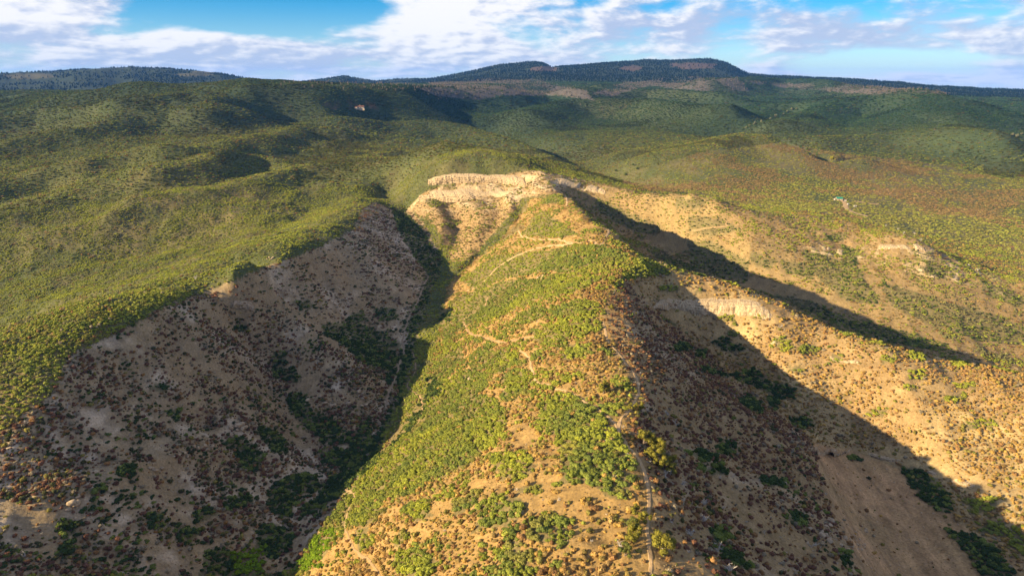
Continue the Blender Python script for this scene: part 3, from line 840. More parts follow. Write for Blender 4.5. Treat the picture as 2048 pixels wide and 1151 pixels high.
def bush(name, seed, lobes, n_leaf, leaf, flat=0.75, spread=0.6, lobe_r=(0.35, 0.6), core=ICO1, core_k=0.92):
    rng = np.random.default_rng(seed)
    vs, fs, cen, rad = [], [], [], []
    for i in range(lobes):
        a = rng.uniform(0, 6.28); q = spread * math.sqrt(rng.uniform(0, 1)) if lobes > 1 else 0
        r = rng.uniform(*lobe_r)
        c = np.array([q * math.cos(a), q * math.sin(a), r * flat * rng.uniform(0.75, 1.15) + (0.25 * (1 - q / max(spread, 0.01)) if lobes > 1 else 0)])
        cen.append(c); rad.append(r)
        v = core[0] * (1 + rng.normal(0, 0.09, (len(core[0]), 1))) * r * core_k * np.array([1, 1, flat]) + c
        vs.append(v); fs.append(core[1])
    cen = np.array(cen); rad = np.array(rad)
    w = rad ** 2 / (rad ** 2).sum()
    k = rng.choice(lobes, n_leaf, p=w)
    d = rng.normal(0, 1, (n_leaf, 3)); d[:, 2] = np.abs(d[:, 2]) * 0.9 - 0.25; d /= np.linalg.norm(d, axis=1)[:, None]
    p = cen[k] + d * (rad[k] * rng.uniform(0.78, 1.08, n_leaf))[:, None] * np.array([1, 1, flat])
    v, f = leaf_tris(rng, p, d, leaf)
    vs.append(v); fs.append(f)
    me = tri_mesh(name, vs, fs)
    me.materials.append(LEAF)
    return me


SAGE = [bush('sagebrush', 100 + i, 3, 70, 0.20, 0.72, 0.38, (0.42, 0.62)) for i in range(4)]
OAK = [bush('oak_shrub', 200 + i, 8, 380, 0.15, 0.85, 0.80, (0.22, 0.50)) for i in range(6)]
SCRUB = [bush('scrub_clump', 300 + i, 5, 60, 0.22, 0.7, 0.75, (0.25, 0.45), core_k=0.9) for i in range(4)]


def conifer_mesh(name, seed):
    rng = np.random.default_rng(seed); vs, fs = [], []
    for t in range(4):
        z0 = 0.12 + t * 0.2; h = 0.36; r = 0.26 * (1 - t * 0.21); n = 7
        a = np.arange(n) * 6.283 / n + rng.uniform(0, 1)
        rr_ = r * rng.uniform(0.7, 1.15, n)
        ring = np.stack([rr_ * np.cos(a), rr_ * np.sin(a), z0 + rng.uniform(-0.04, 0.04, n)], 1)
        v = np.concatenate([ring, [[0, 0, z0 + h]], [[0, 0, z0 + 0.05]]])
        f = [[i, (i + 1) % n, n] for i in range(n)] + [[(i + 1) % n, i, n + 1] for i in range(n)]
        vs.append(v); fs.append(np.array(f))
    me = tri_mesh(name, vs, fs); me.materials.append(LEAF)
    return me


def aspen_mesh(name, seed):
    rng = np.random.default_rng(seed); vs, fs = [], []
    for k in range(3):
        x, y = rng.uniform(-0.25, 0.25, 2); h = rng.uniform(0.7, 1.0); w = 0.022
        a = np.arange(4) * 1.571
        lo = np.stack([x + w * np.cos(a), y + w * np.sin(a), 0 * a], 1); hi = np.array([[x + rng.normal(0, 0.03), y, h]])
        vs.append(np.concatenate([lo, hi])); fs.append(np.array([[i, (i + 1) % 4, 4] for i in range(4)]))
        n = 16
        d = rng.normal(0, 1, (n, 3)); d /= np.linalg.norm(d, axis=1)[:, None]
        p = np.array([x, y, h * 0.7]) + d * np.array([0.13, 0.13, 0.26]) * rng.uniform(0.5, 1, (n, 1))
        v, f = leaf_tris(rng, p, d, 0.06)
        vs.append(v); fs.append(f)
    me = tri_mesh(name, vs, fs); me.materials.append(LEAF)
    return me


CONIFER = [conifer_mesh('conifer', 400 + i) for i in range(4)]
ASPEN = [aspen_mesh('bare_aspen', 420 + i) for i in range(4)]


# ------------------------------------------------------------------ where plants stand
def candidates(dmin, dmax, step, az=47.0, seed=0):
    rng = np.random.default_rng(500 + seed)
    w = dmax * math.sin(math.radians(az))
    gx = np.arange(-w, w, step); gy = np.arange(dmin * math.cos(math.radians(az)), dmax, step)
    X, Y = np.meshgrid(gx, gy)
    X = (X + rng.uniform(-0.5, 0.5, X.shape) * step).ravel(); Y = (Y + rng.uniform(-0.5, 0.5, Y.shape) * step).ravel()
    d = np.hypot(X, Y)
    k = (d > dmin) & (d < dmax) & (np.abs(np.arctan2(X, Y)) < math.radians(az))
    X, Y = X[k], Y[k]
    Z = height(X, Y)
    return X, Y, Z, rng


def mixc(rng, n, cols, w):
    k = rng.choice(len(cols), n, p=np.array(w) / sum(w))
    return np.array(cols)[k]


RUST, MAROON, GOLD, OLIVE, GREY, DOLIVE = (0.29, 0.165, 0.075), (0.18, 0.090, 0.060), (0.43, 0.28, 0.09), (0.25, 0.215, 0.06), (0.28, 0.23, 0.17), (0.085, 0.085, 0.035)
LGREEN, YGREEN, MGREEN, DGREEN = (0.29, 0.305, 0.062), (0.33, 0.34, 0.045), (0.175, 0.21, 0.05), (0.055, 0.085, 0.025)
KEEP_OFF = []        # (points, radius): trails and the like stay clear of plants


def off_paths(X, Y):
    ok = np.ones(len(X), bool)
    for P, r in KEEP_OFF:
        for k in range(0, len(P), 400):
            q = P[k:k + 400]
            near = (X > q[:, 0].min() - r) & (X < q[:, 0].max() + r) & (Y > q[:, 1].min() - r) & (Y < q[:, 1].max() + r) & ok
            idx = np.nonzero(near)[0]
            for s in range(0, len(idx), 4000):
                ii = idx[s:s + 4000]
                d2 = (X[ii, None] - q[None, :, 0]) ** 2 + (Y[ii, None] - q[None, :, 1]) ** 2
                ok[ii[d2.min(1) < r * r]] = False
    return ok


def plant_near(dmin, dmax, step_s, step_o, seed, size=1.0):
    """low brown shrubs and green oak on the land around the spur"""
    X, Y, Z, rng = candidates(dmin, dmax, step_s, seed=seed)
    u, v = pix(X, Y, Z)
    c = cover(X, Y, u, v)
    n = len(X)
    clump = fbm(X, Y, 11, 3, 0.6, 41); big = fbm(X, Y, 45, 3, 0.5, 42)
    p = np.zeros(n)
    p[c['spur']] = np.clip(0.84 + 0.75 * clump[c['spur']] + 0.4 * big[c['spur']], 0.2, 0.98)
    p[c['slope']] = np.clip(0.66 + 1.4 * clump[c['slope']] + 0.7 * big[c['slope']], 0.06, 0.97)
    p[c['dark']] = np.clip(0.82 + 1.2 * clump[c['dark']] + 0.6 * big[c['dark']], 0.15, 0.99)
    p[c['fan']] = 0.035
    p[c['golden']] = np.clip(0.9 + 1.0 * clump[c['golden']] + 0.7 * big[c['golden']], 0.2, 0.99)
    p[c['basin']] = np.clip(0.85 + 0.6 * clump[c['basin']] + 0.4 * big[c['basin']], 0.2, 0.97)
    p[c['mesa']] = np.clip(0.52 + 0.8 * clump[c['mesa']] + 0.45 * sstep(395, 430, v[c['mesa']]), 0.04, 0.95)
    p[c['plain']] = 0.9; p[c['other']] = 0.82
    p[c['bare']] *= 0.16
    # the slopes under the right-hand cliff are barer
    pale = inside([(1250,560),(1560,600),(1560,640),(1480,690),(1330,650)], u, v)
    p[pale] *= 0.45
    p[inside([(1660,880),(1810,920),(2048,980),(2048,1030),(1900,970),(1700,915)], u, v)] *= 0.35
    p[c['green'] | c['thick'] | c['litr'] | c['bgreen']] *= 0.15
    keep = (rng.uniform(0, 1, n) < p) & off_paths(X, Y)
    X, Y, Z, u, v, clump, big = (q[keep] for q in (X, Y, Z, u, v, clump, big)); c = {k: m[keep] for k, m in c.items()}
    n = len(X)
    tint = mixc(rng, n, [RUST, OLIVE, GREY, GOLD, DOLIVE], [3, 2, 1, 2, 0.5])
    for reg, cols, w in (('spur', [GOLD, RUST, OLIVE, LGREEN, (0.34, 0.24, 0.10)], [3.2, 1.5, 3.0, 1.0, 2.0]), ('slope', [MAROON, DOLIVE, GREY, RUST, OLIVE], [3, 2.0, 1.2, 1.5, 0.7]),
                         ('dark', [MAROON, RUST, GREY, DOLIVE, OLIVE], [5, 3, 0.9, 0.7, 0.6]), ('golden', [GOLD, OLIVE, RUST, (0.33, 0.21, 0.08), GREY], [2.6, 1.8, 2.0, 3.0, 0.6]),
                         ('basin', [(0.34, 0.225, 0.085), (0.18, 0.155, 0.05), (0.22, 0.12, 0.055), LGREEN, GREY], [3.0, 2.4, 1.2, 1.6, 0.4]), ('mesa', [(0.14, 0.12, 0.045), (0.20, 0.11, 0.055), (0.10, 0.12, 0.035), GREY], [2.4, 1.6, 1.4, 0.4]),
                         ('plain', [GOLD, OLIVE, RUST, LGREEN], [2.5, 2, 2, 1.3]), ('other', [LGREEN, OLIVE, MGREEN, RUST, GREY], [3.0, 2.6, 2.0, 0.8, 0.4])):
        m = c[reg]
        tint[m] = mixc(rng, int(m.sum()), cols, w)
    sp = c['spur']
    rusty = sp & (big > 0.05)
    tint[rusty] = tint[rusty] * 0.6 + np.array(RUST) * 0.4
    lush = (c['other'] | c['plain']) & (big + 0.5 * clump > 0.12)
    tint[lush] = tint[lush] * 0.4 + np.array(LGREEN) * 0.6
    tint = tint * rng.uniform(0.75, 1.25, (n, 1))
    s = size * (0.50 + 1.1 * rng.uniform(0, 1, n) ** 2.0) * np.where(c['dark'], 0.95, 1.0) * np.where(c['slope'], 1.2, 1.0)
    sage = dict(X=X, Y=Y, Z=Z, s=s, tint=tint, u=u, v=v, c=c)
    # --- oak
    X, Y, Z, rng = candidates(dmin, dmax, step_o, seed=seed + 50)
    u, v = pix(X, Y, Z)
    c = cover(X, Y, u, v)
    n = len(X); clump = fbm(X, Y, 16, 3, 0.6, 43); big = fbm(X, Y, 60, 3, 0.5, 44)
    p = np.zeros(n)
    p[c['green']] = np.clip(0.88 + 0.4 * clump[c['green']], 0, 1); p[c['thick'] | c['bgreen']] = 0.96; p[c['litr'] | c['mgreen']] = 0.95
    sp = c['spur'] & ~c['green'] & ~c['bare'] & (v < 780); p[sp] = np.clip(0.25 + 1.5 * clump[sp] + 0.6 * big[sp], 0, 0.9)
    sp = c['spur'] & ~c['green'] & ~c['bare'] & (v >= 780); p[sp] = np.clip(-0.15 + 1.2 * clump[sp], 0, 0.5)
    sl = c['slope'] & ~c['thick']; p[sl] = np.clip(-0.06 + 0.9 * clump[sl] + 0.12 * sstep(780, 900, v[sl]), 0, 0.5)
    dk = c['dark'] & ~c['thick']; p[dk] = np.clip(-0.28 + 1.0 * clump[dk], 0, 0.3)
    go = c['golden'] & ~c['litr'] & ~c['thick']; p[go] = 0.006
    ba = c['basin'] & ~c['bgreen'] & ~c['bare']; p[ba] = np.clip(0.34 + 1.5 * clump[ba], 0, 0.9)
    ot = c['other']; p[ot] = np.clip(0.66 + 1.2 * clump[ot] + 0.6 * big[ot], 0.1, 0.97)
    pl = c['plain'] & ~c['bgreen']; p[pl] = np.clip(0.1 + 1.3 * clump[pl], 0, 0.8)
    ms = c['mesa'] & ~c['mgreen']; p[ms] = np.clip(-0.08 + clump[ms] + 0.35 * sstep(420, 480, v[ms]), 0, 0.5)
    keep = (rng.uniform(0, 1, n) < p) & off_paths(X, Y)
    X, Y, Z, u, v, clump, big = (q[keep] for q in (X, Y, Z, u, v, clump, big)); c = {k: m[keep] for k, m in c.items()}
    n = len(X)
    patch = fbm(X, Y, 22, 3, 0.55, 45)
    tint = mixc(rng, n, [LGREEN, MGREEN, YGREEN], [3, 2, 1])
    pw = np.clip(0.5 + 1.6 * patch, 0, 1)[:, None]; tint = tint * 0.45 + 0.55 * (np.array((0.15, 0.185, 0.05)) * (1 - pw) + np.array(YGREEN) * pw)
    m = (fbm(X, Y, 14, 3, 0.6, 47) > 0.3) & (c['green'] | c['other']); tint[m] = tint[m] * 0.5 + np.array((0.29, 0.24, 0.085)) * 0.5
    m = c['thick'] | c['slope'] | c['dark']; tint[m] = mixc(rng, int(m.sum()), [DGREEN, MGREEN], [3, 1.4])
    m = c['bgreen']; tint[m] = mixc(rng, int(m.sum()), [MGREEN, DGREEN, LGREEN], [2, 1.5, 1])
    m = inside([(460,1100),(530,1090),(540,1151),(470,1151)], u, v) | inside([(590,1140),(640,1060),(680,1060),(640,1151)], u, v); tint[m] = np.array((0.19, 0.28, 0.02))
    m = (c['other'] | c['basin']) & (patch < -0.25); tint[m] = tint[m] * 0.5 + np.array(GREY) * 0.4
    tint = tint * rng.uniform(0.82, 1.18, (n, 1))
    s = size * rng.uniform(0.95, 1.8, n) * np.where(c['slope'] & ~c['thick'], 0.85, 1.0) * np.where(c['dark'] & ~c['thick'], 0.7, 1.0) * np.where(c['thick'], 1.12, 1.0) * np.where(c['other'], 0.8, 1.0)
    oak = dict(X=X, Y=Y, Z=Z, s=s, tint=tint, u=u, v=v, c=c)
    return sage, oak


def cat(a, b):
    return {k: ({q: np.concatenate([a['c'][q], b['c'][q]]) for q in a['c']} if k == 'c' else np.concatenate([a[k], b[k]])) for k in a}


def pick(D, m):
    return {k: ({q: D['c'][q][m] for q in D['c']} if k == 'c' else D[k][m]) for k in D}


def scatter_tree():
    ng = bpy.data.node_groups.new('scatter', 'GeometryNodeTree')
    return ng


def scatter(name, protos, X, Y, Z, scl, tint, seed, label, category):
    """one mass of plants: points that carry their own size, turn and tint, a plant shape set on each"""
    rng = np.random.default_rng(900 + seed)
    n = len(X)
    me = bpy.data.meshes.new(name)
    me.vertices.add(n)
    me.vertices.foreach_set('co', np.stack([X, Y, Z], 1).astype(np.float32).ravel())

    def attr(nm, typ, key, arr):
        a = me.attributes.new(nm, typ, 'POINT'); a.data.foreach_set(key, np.ascontiguousarray(arr).ravel())
    attr('scl', 'FLOAT_VECTOR', 'vector', np.asarray(scl, np.float32))
    attr('turn', 'FLOAT_VECTOR', 'vector', np.stack([rng.normal(0, 0.08, n), rng.normal(0, 0.08, n), rng.uniform(0, 6.283, n)], 1).astype(np.float32))
    attr('form', 'INT', 'value', rng.integers(0, len(protos), n).astype(np.int32))
    attr('tint', 'FLOAT_COLOR', 'color', np.concatenate([tint, np.ones((n, 1))], 1).astype(np.float32))
    o = link(name, me, None, kind='stuff', label=label, category=category)
    ng = bpy.data.node_groups.new(name, 'GeometryNodeTree')
    ng.interface.new_socket('Geometry', in_out='INPUT', socket_type='NodeSocketGeometry')
    ng.interface.new_socket('Geometry', in_out='OUTPUT', socket_type='NodeSocketGeometry')
    N, L = ng.nodes, ng.links
    gi = N.new('NodeGroupInput'); go = N.new('NodeGroupOutput')
    m2p = N.new('GeometryNodeMeshToPoints'); L.new(gi.outputs[0], m2p.inputs[0])
    jn = N.new('GeometryNodeJoinGeometry')
    for p in reversed(protos):
        po = bpy.data.objects.new(p.name + '_form', p)
        oi = N.new('GeometryNodeObjectInfo'); oi.inputs[0].default_value = po; oi.inputs['As Instance'].default_value = True
        L.new(oi.outputs['Geometry'], jn.inputs[0])
    ip = N.new('GeometryNodeInstanceOnPoints'); ip.inputs['Pick Instance'].default_value = True

    def named(nm, dt):
        a = N.new('GeometryNodeInputNamedAttribute'); a.data_type = dt; a.inputs[0].default_value = nm
        return a.outputs[0]
    e2r = N.new('FunctionNodeEulerToRotation'); L.new(named('turn', 'FLOAT_VECTOR'), e2r.inputs[0])
    L.new(m2p.outputs[0], ip.inputs['Points']); L.new(jn.outputs[0], ip.inputs['Instance'])
    L.new(named('form', 'INT'), ip.inputs['Instance Index']); L.new(e2r.outputs[0], ip.inputs['Rotation']); L.new(named('scl', 'FLOAT_VECTOR'), ip.inputs['Scale'])
    L.new(ip.outputs[0], go.inputs[0])
    o.modifiers.new('plants', 'NODES').node_group = ng
    return o

# ------------------------------------------------------------------ paths and the dry wash
TRAILS = [
 ('dirt_trail', 0.65, DIRT, [(1303,1151),(1298,1100),(1294,1060),(1298,1010),(1297,975),(1287,935),(1266,902),(1250,882),(1237,858),(1243,836),(1264,810),(1277,778),(1270,748),(1246,718),(1222,690),(1212,668),(1207,642)]),
 ('dirt_trail', 0.55, DIRT, [(1237,857),(1215,833),(1180,809),(1140,786),(1105,774),(1076,765),(1065,745),(1056,715),(1040,694),(1057,678),(1105,662)]),
 ('dirt_trail', 0.6, TRACK, [(1105,662),(1057,675),(1005,684),(963,673),(940,667),(931,650),(927,641),(945,628),(968,615),(975,595)]),
 ('dirt_trail', 1.0, DIRT, [(1236,469),(1212,474),(1180,481),(1150,487),(1100,492),(1062,500),(1028,514),(1000,531),(978,553),(962,568),(935,581)]),
 ('dirt_trail', 0.6, DIRT, [(1037,460),(1043,472),(1060,477),(1095,478),(1122,480),(1150,487)]),
 ('dirt_trail', 0.45, TRACK, [(692,977),(709,991),(696,1022),(690,1057),(702,1085),(733,1116),(760,1151)]),
 ('dirt_trail', 0.45, TRACK, [(824,703),(831,739),(815,771),(841,794),(842,831),(824,862),(803,888)]),
 ('dirt_trail', 0.55, TRACK, [(1529,423),(1487,429),(1452,445),(1456,451),(1418,456),(1383,462)]),
 ('dirt_track', 3.4, DIRT, [(1688,402),(1690,408),(1692,416),(1700,421),(1711,426),(1723,429),(1736,433)]),
 ('dirt_track', 2.0, DIRT, [(1709,402),(1730,405),(1748,408),(1758,408)]),
 ('dirt_trail', 0.9, DIRT, [(1132,392),(1134,402),(1133,412)]),
 ('dry_wash', 0.7, SAND, [(857,552),(846,575),(832,610),(815,640),(806,680),(808,703),(796,739),(780,777),(772,810)]),
]


def catmull(P, step):
    P = [np.array(p) for p in P]; P = [2 * P[0] - P[1]] + P + [2 * P[-1] - P[-2]]
    out = []
    for i in range(1, len(P) - 2):
        n = max(2, int(np.linalg.norm(P[i + 1] - P[i]) / step))
        for k in range(n):
            t = k / n
            out.append(0.5 * ((2 * P[i]) + (-P[i - 1] + P[i + 1]) * t + (2 * P[i - 1] - 5 * P[i] + 4 * P[i + 1] - P[i + 2]) * t * t + (-P[i - 1] + 3 * P[i] - 3 * P[i + 1] + P[i + 2]) * t ** 3))
    out.append(P[-2])
    return np.array(out)


def build_trails():
    for name, half, mat, px in TRAILS:
        pts = [np.array(hit(u, v)[:2]) for u, v in px]
        C = catmull(pts, 0.8)
        d = np.hypot(C[:, 0], C[:, 1]).mean()
        s = np.arange(len(C))
        C = C + 0.35 * np.stack([fbm(s, s * 0, 9, 2, 0.5, 51), fbm(s, s * 0, 9, 2, 0.5, 52)], 1)
        t = np.gradient(C, axis=0); t /= np.linalg.norm(t, axis=1)[:, None]
        nrm = np.stack([t[:, 1], -t[:, 0]], 1)
        w0 = half * (1 + 0.9 * fbm(s, s * 0 + 3, 5, 3, 0.7, 53)); w1 = half * (1 + 0.9 * fbm(s, s * 0 + 8, 5, 3, 0.7, 54))
        cols = []
        lift = 0.05 + 0.0002 * d
        for q in np.linspace(-1, 1, 9):
            xy = C + nrm * (np.where(q < 0, w0, w1) * q)[:, None]
            z = height(xy[:, 0], xy[:, 1]) + lift - (0.22 if abs(q) > 0.99 else 0.0)
            cols.append(np.column_stack([xy, z]))
        V = np.stack(cols, 1); n, k = V.shape[:2]
        a = (np.arange(n - 1)[:, None] * k + np.arange(k - 1)[None]).ravel()
        me = finish_mesh(name, V.reshape(-1, 3), np.stack([a, a + 1, a + k + 1, a + k], 1), 4)
        smooth(me)
        link(name, me, mat, kind='structure')
        KEEP_OFF.append((C[::2], half + 0.5))


build_trails()


# ------------------------------------------------------------------ sandstone cliffs
def cliff(name, top, bottom, label, mat=PALE, flute=1.0, step=0.55, rows=16, seed=0, out=0.6, broken=0.0, ledge=0.55):
    """a rock face between two lines of the land, its front fluted and its foot buried"""
    n = 0
    A = catmull([np.array(hit(u, v)) for u, v in top], 1.0); B = catmull([np.array(hit(u, v)) for u, v in bottom], 1.0)
    length = np.linalg.norm(np.diff(A, axis=0), axis=1).sum(); n = max(12, int(length / step))
    A = np.stack([np.interp(np.linspace(0, 1, n), np.linspace(0, 1, len(A)), A[:, i]) for i in range(3)], 1)
    B = np.stack([np.interp(np.linspace(0, 1, n), np.linspace(0, 1, len(B)), B[:, i]) for i in range(3)], 1)
    gap = np.linalg.norm(A - B, axis=1); top_d = np.hypot(A[:, 0], A[:, 1]).mean() * 0.03
    A = B + (A - B) * np.minimum(1, top_d / gap)[:, None]
    face = B[:, :2] - A[:, :2]; face /= np.linalg.norm(face, axis=1)[:, None]
    face = np.stack([np.convolve(np.pad(face[:, i], 4, 'edge'), np.ones(9) / 9, 'valid') for i in range(2)], 1)
    sd = np.linspace(0, length, n)
    end = np.clip(np.minimum(sd, length - sd) / (0.08 * length + 1), 0, 1)
    V = np.empty((rows + 2, n, 3))
    prof_z = np.concatenate([[-0.28], np.linspace(0, 1, rows), [1.0]])
    for r in range(rows + 2):
        t = prof_z[r]
        back = np.clip(t, 0, 1) ** 2.2 * 0.75                    # steep below, easing at the rim
        if r == rows + 1:
            back = 1.25
        xy = B[:, :2] + (A[:, :2] - B[:, :2]) * back
        z = B[:, 2] + (A[:, 2] - B[:, 2]) * min(t, 1.0)
        f1 = fbm(sd, np.full(n, t * 1.2), 4.2, 3, 0.6, 60 + seed, ridged=True); f2 = fbm(sd, np.full(n, t * 7), 1.7, 2, 0.6, 61 + seed)
        st_ = t * 5 + 0.9 * fbm(sd, sd * 0, 14, 2, 0.6, 65 + seed); led = 0.8 - 2.2 * np.clip((st_ - np.floor(st_) - 0.55) * 4, 0, 1) * 0.5 + 0.5 * fbm(sd * 0.06, np.full(n, t * 9.0), 1.0, 2, 0.6, 62 + seed)
        bulge = (flute * (0.9 * f1 + 0.45 * f2) + ledge * led) * (1.0 if 0 <= t < 0.97 else 0.3) + out * end
        if r == rows + 1:
            bulge = 0
            z = height(xy[:, 0], xy[:, 1]) - 0.5
        rim = 0.45 * fbm(sd, sd * 0, 5, 3, 0.6, 63 + seed) * (t > 0.6)
        V[r, :, :2] = xy + face * np.asarray(bulge)[..., None] * 1.0
        V[r, :, 2] = z + rim - (1 - end) * 1.6 - broken * np.clip(fbm(sd, sd * 0, 11, 3, 0.6, 64 + seed) * 3 + 0.25, 0, 1.5)
    a = (np.arange(rows + 1)[:, None] * n + np.arange(n - 1)[None]).ravel()
    me = finish_mesh(name, V.reshape(-1, 3), np.stack([a, a + 1, a + n + 1, a + n], 1), 4)
    return link(name, me, mat, label=label, category='cliff', group='sandstone cliffs')


cliff('rock_cliff', [(1305,599),(1340,601),(1400,600),(1450,600),(1500,600),(1540,609)], [(1300,613),(1340,617),(1400,628),(1450,627),(1500,628),(1545,638)],
      'cream fluted sandstone cliff below the crest of the right-hand ridge', seed=1, flute=1.25)
cliff('rock_cliff', [(856,357),(890,351),(935,349),(1000,352),(1045,354)], [(856,370),(890,365),(935,364),(1000,366),(1050,370)],
      'upper pale cliff band across the head of the left valley', seed=2, flute=0.9, step=0.7, rows=14, ledge=1.5)
cliff('rock_cliff', [(838,387),(880,384),(930,381),(1000,378),(1072,366)], [(838,402),(880,401),(930,400),(1000,394),(1082,386)],
      'lower pale cliff band above the brushy ribs at the valley head', seed=3, flute=1.0, step=0.7, rows=14, ledge=1.5)
cliff('rock_cliff', [(1100,352),(1140,362),(1180,370),(1212,377)], [(1100,362),(1140,374),(1180,383),(1210,388)],
      'short pale outcrop band beside the upper cliff, right of its corner', seed=4, flute=0.9, step=0.7, rows=9, ledge=1.2, broken=1.0)
cliff('rock_cliff', [(1652,492),(1668,494),(1690,500)], [(1650,500),(1666,504),(1688,512)],
      'small white rock scar among green shrubs on the far ridge', seed=5, flute=1.0, rows=8, broken=1.2)
cliff('rock_cliff', [(1735,493),(1780,488),(1820,487),(1852,492)], [(1735,500),(1780,497),(1820,498),(1862,506)],
      'white rock rim at the top of the far right ridge', seed=6, flute=1.2, rows=8, broken=1.6)
cliff('rock_cliff', [(463,602),(480,602),(508,605)], [(463,611),(482,614),(508,617)],
      'small pinkish grey cliff in the shaded slope under the left ridge', mat=ROCK, seed=7, flute=0.9, rows=9)
cliff('rock_cliff', [(1616,888),(1700,896),(1770,911),(1815,922),(1870,940),(1904,950),(1960,968),(2048,992)],
      [(1612,894),(1700,903),(1770,919),(1815,931),(1870,952),(1904,962),(1960,979),(2048,1002)],
      'long low sandstone ledge above the bare brown gully floor', seed=8, flute=0.9, rows=9, broken=1.6)
cliff('rock_cliff', [(1612,1015),(1640,1020),(1662,1028),(1676,1042)], [(1618,1060),(1645,1068),(1664,1072),(1684,1080)],
      'blocky grey outcrop at the edge of the shaded spur face', mat=ROCK, seed=9, flute=1.1, rows=14)
cliff('rock_cliff', [(1540,676),(1580,686),(1590,688)], [(1538,684),(1578,696),(1592,698)],
      'short white ledge under the fluted cliff on the golden slope', seed=10, flute=0.8, rows=7, broken=1.2)
cliff('rock_cliff', [(1650,706),(1690,716),(1740,722)], [(1650,711),(1690,722),(1740,729)],
      'thin white ledge across the golden slope below the ridge crest', seed=11, flute=0.8, rows=7, broken=1.4)


# ------------------------------------------------------------------ boulders
def boulder_mesh(seed):
    rng = np.random.default_rng(seed)
    v = ICO2[0].copy()
    for _ in range(14):                                           # cut flats
        n = rng.normal(0, 1, 3); n /= np.linalg.norm(n); h = rng.uniform(0.42, 0.78)
        k = v @ n; v = v - np.maximum(k - h, 0)[:, None] * n
    v = v * (1 + rng.normal(0, 0.02, (len(v), 1))) * np.array([1, rng.uniform(0.7, 1.0), rng.uniform(0.6, 0.95)])
    me = finish_mesh('boulder', v, ICO2[1], 3)
    me.materials.append(ROCK)
    return me


BOULDERS = [boulder_mesh(600 + i) for i in range(6)]
CLUSTERS = [  # u, v, half width, half height, count, size range, text
 (145, 1012, 24, 14, 9, (0.9, 2.3), 'tan boulder in the outcrop beside the oak clump low on the shaded slope'),
 (313, 936, 26, 7, 7, (0.9, 2.0), 'tan boulder in the short row of rocks on the shaded slope'),
 (360, 905, 34, 10, 10, (0.7, 1.6), 'small tan boulder in the lower half of the long rock row'),
 (410, 890, 24, 14, 12, (0.9, 2.0), 'tan boulder heaped in the middle of the long rock row'),
 (480, 856, 20, 12, 7, (1.3, 3.0), 'large tan boulder at the top of the long rock row'),
 (660, 803, 42, 12, 12, (0.9, 2.4), 'pale boulder on the rib above the dark valley oaks'),
 (722, 800, 16, 16, 8, (1.0, 2.2), 'pale boulder on the bank beside the dry wash'),
 (1725, 1075, 30, 30, 12, (0.4, 1.1), 'small pale boulder on the bare brown gully floor'),
 (1652, 1062, 30, 26, 16, (0.7, 1.9), 'grey boulder at the broken edge of the spur'),
 (1690, 1090, 22, 26, 9, (0.6, 1.4), 'grey fallen rock below the broken edge of the spur'),
 (1080, 554, 10, 5, 5, (1.0, 1.8), 'white rock standing out in the green brush of the spur'),
 (935, 757, 5, 3, 3, (0.8, 1.3), 'white rock at the left edge of the sunlit spur'),
 (546, 517, 12, 7, 5, (0.8, 1.7), 'pale rock on the crest of the left ridge'),
]
for ci, (cu, cv, hu, hv, cnt, (s0, s1), txt) in enumerate(CLUSTERS):
    rng = np.random.default_rng(640 + ci)
    for k in range(cnt):
        p = hit(cu + rng.normal(0, 0.5) * hu, cv + rng.normal(0, 0.5) * hv)
        s = rng.uniform(s0, s1)
        o = link('boulder', BOULDERS[int(rng.integers(0, 6))], None, loc=p + Vector((0, 0, s * 0.22)), label=txt, category='boulder', group='boulders: ' + txt)
        o.scale = (s * rng.uniform(0.8, 1.2), s, s * rng.uniform(0.7, 1.05)); o.rotation_euler = (rng.normal(0, 0.2), rng.normal(0, 0.2), rng.uniform(0, 6.28))


# ------------------------------------------------------------------ junipers and dead wood
def tube(pts, r0, r1, sides=6):
    P = np.array(pts, float); n = len(P); V = []; F = []
    t = np.gradient(P, axis=0); t /= np.linalg.norm(t, axis=1)[:, None]
    ref = np.array([0.3, 0.2, 0.93]) if abs(t[0][2]) < 0.9 else np.array([1.0, 0, 0])
    for i in range(n):
        a = np.cross(t[i], ref); a /= np.linalg.norm(a); b = np.cross(t[i], a)
        r = r0 + (r1 - r0) * i / (n - 1)
        for k in range(sides):
            q = 6.283 * k / sides
            V.append(P[i] + r * (math.cos(q) * a + math.sin(q) * b))
    for i in range(n - 1):
        for k in range(sides):
            a0 = i * sides + k; a1 = i * sides + (k + 1) % sides
            F += [[a0, a1, a1 + sides], [a0, a1 + sides, a0 + sides]]
    return np.array(V), np.array(F)


def limb(rng, start, direction, length, n=5, wander=0.25):
    P = [np.array(start, float)]; d = np.array(direction, float); d /= np.linalg.norm(d)
    for _ in range(n):
        d = d + rng.normal(0, wander, 3); d /= np.linalg.norm(d)
        P.append(P[-1] + d * length / n)
    return P


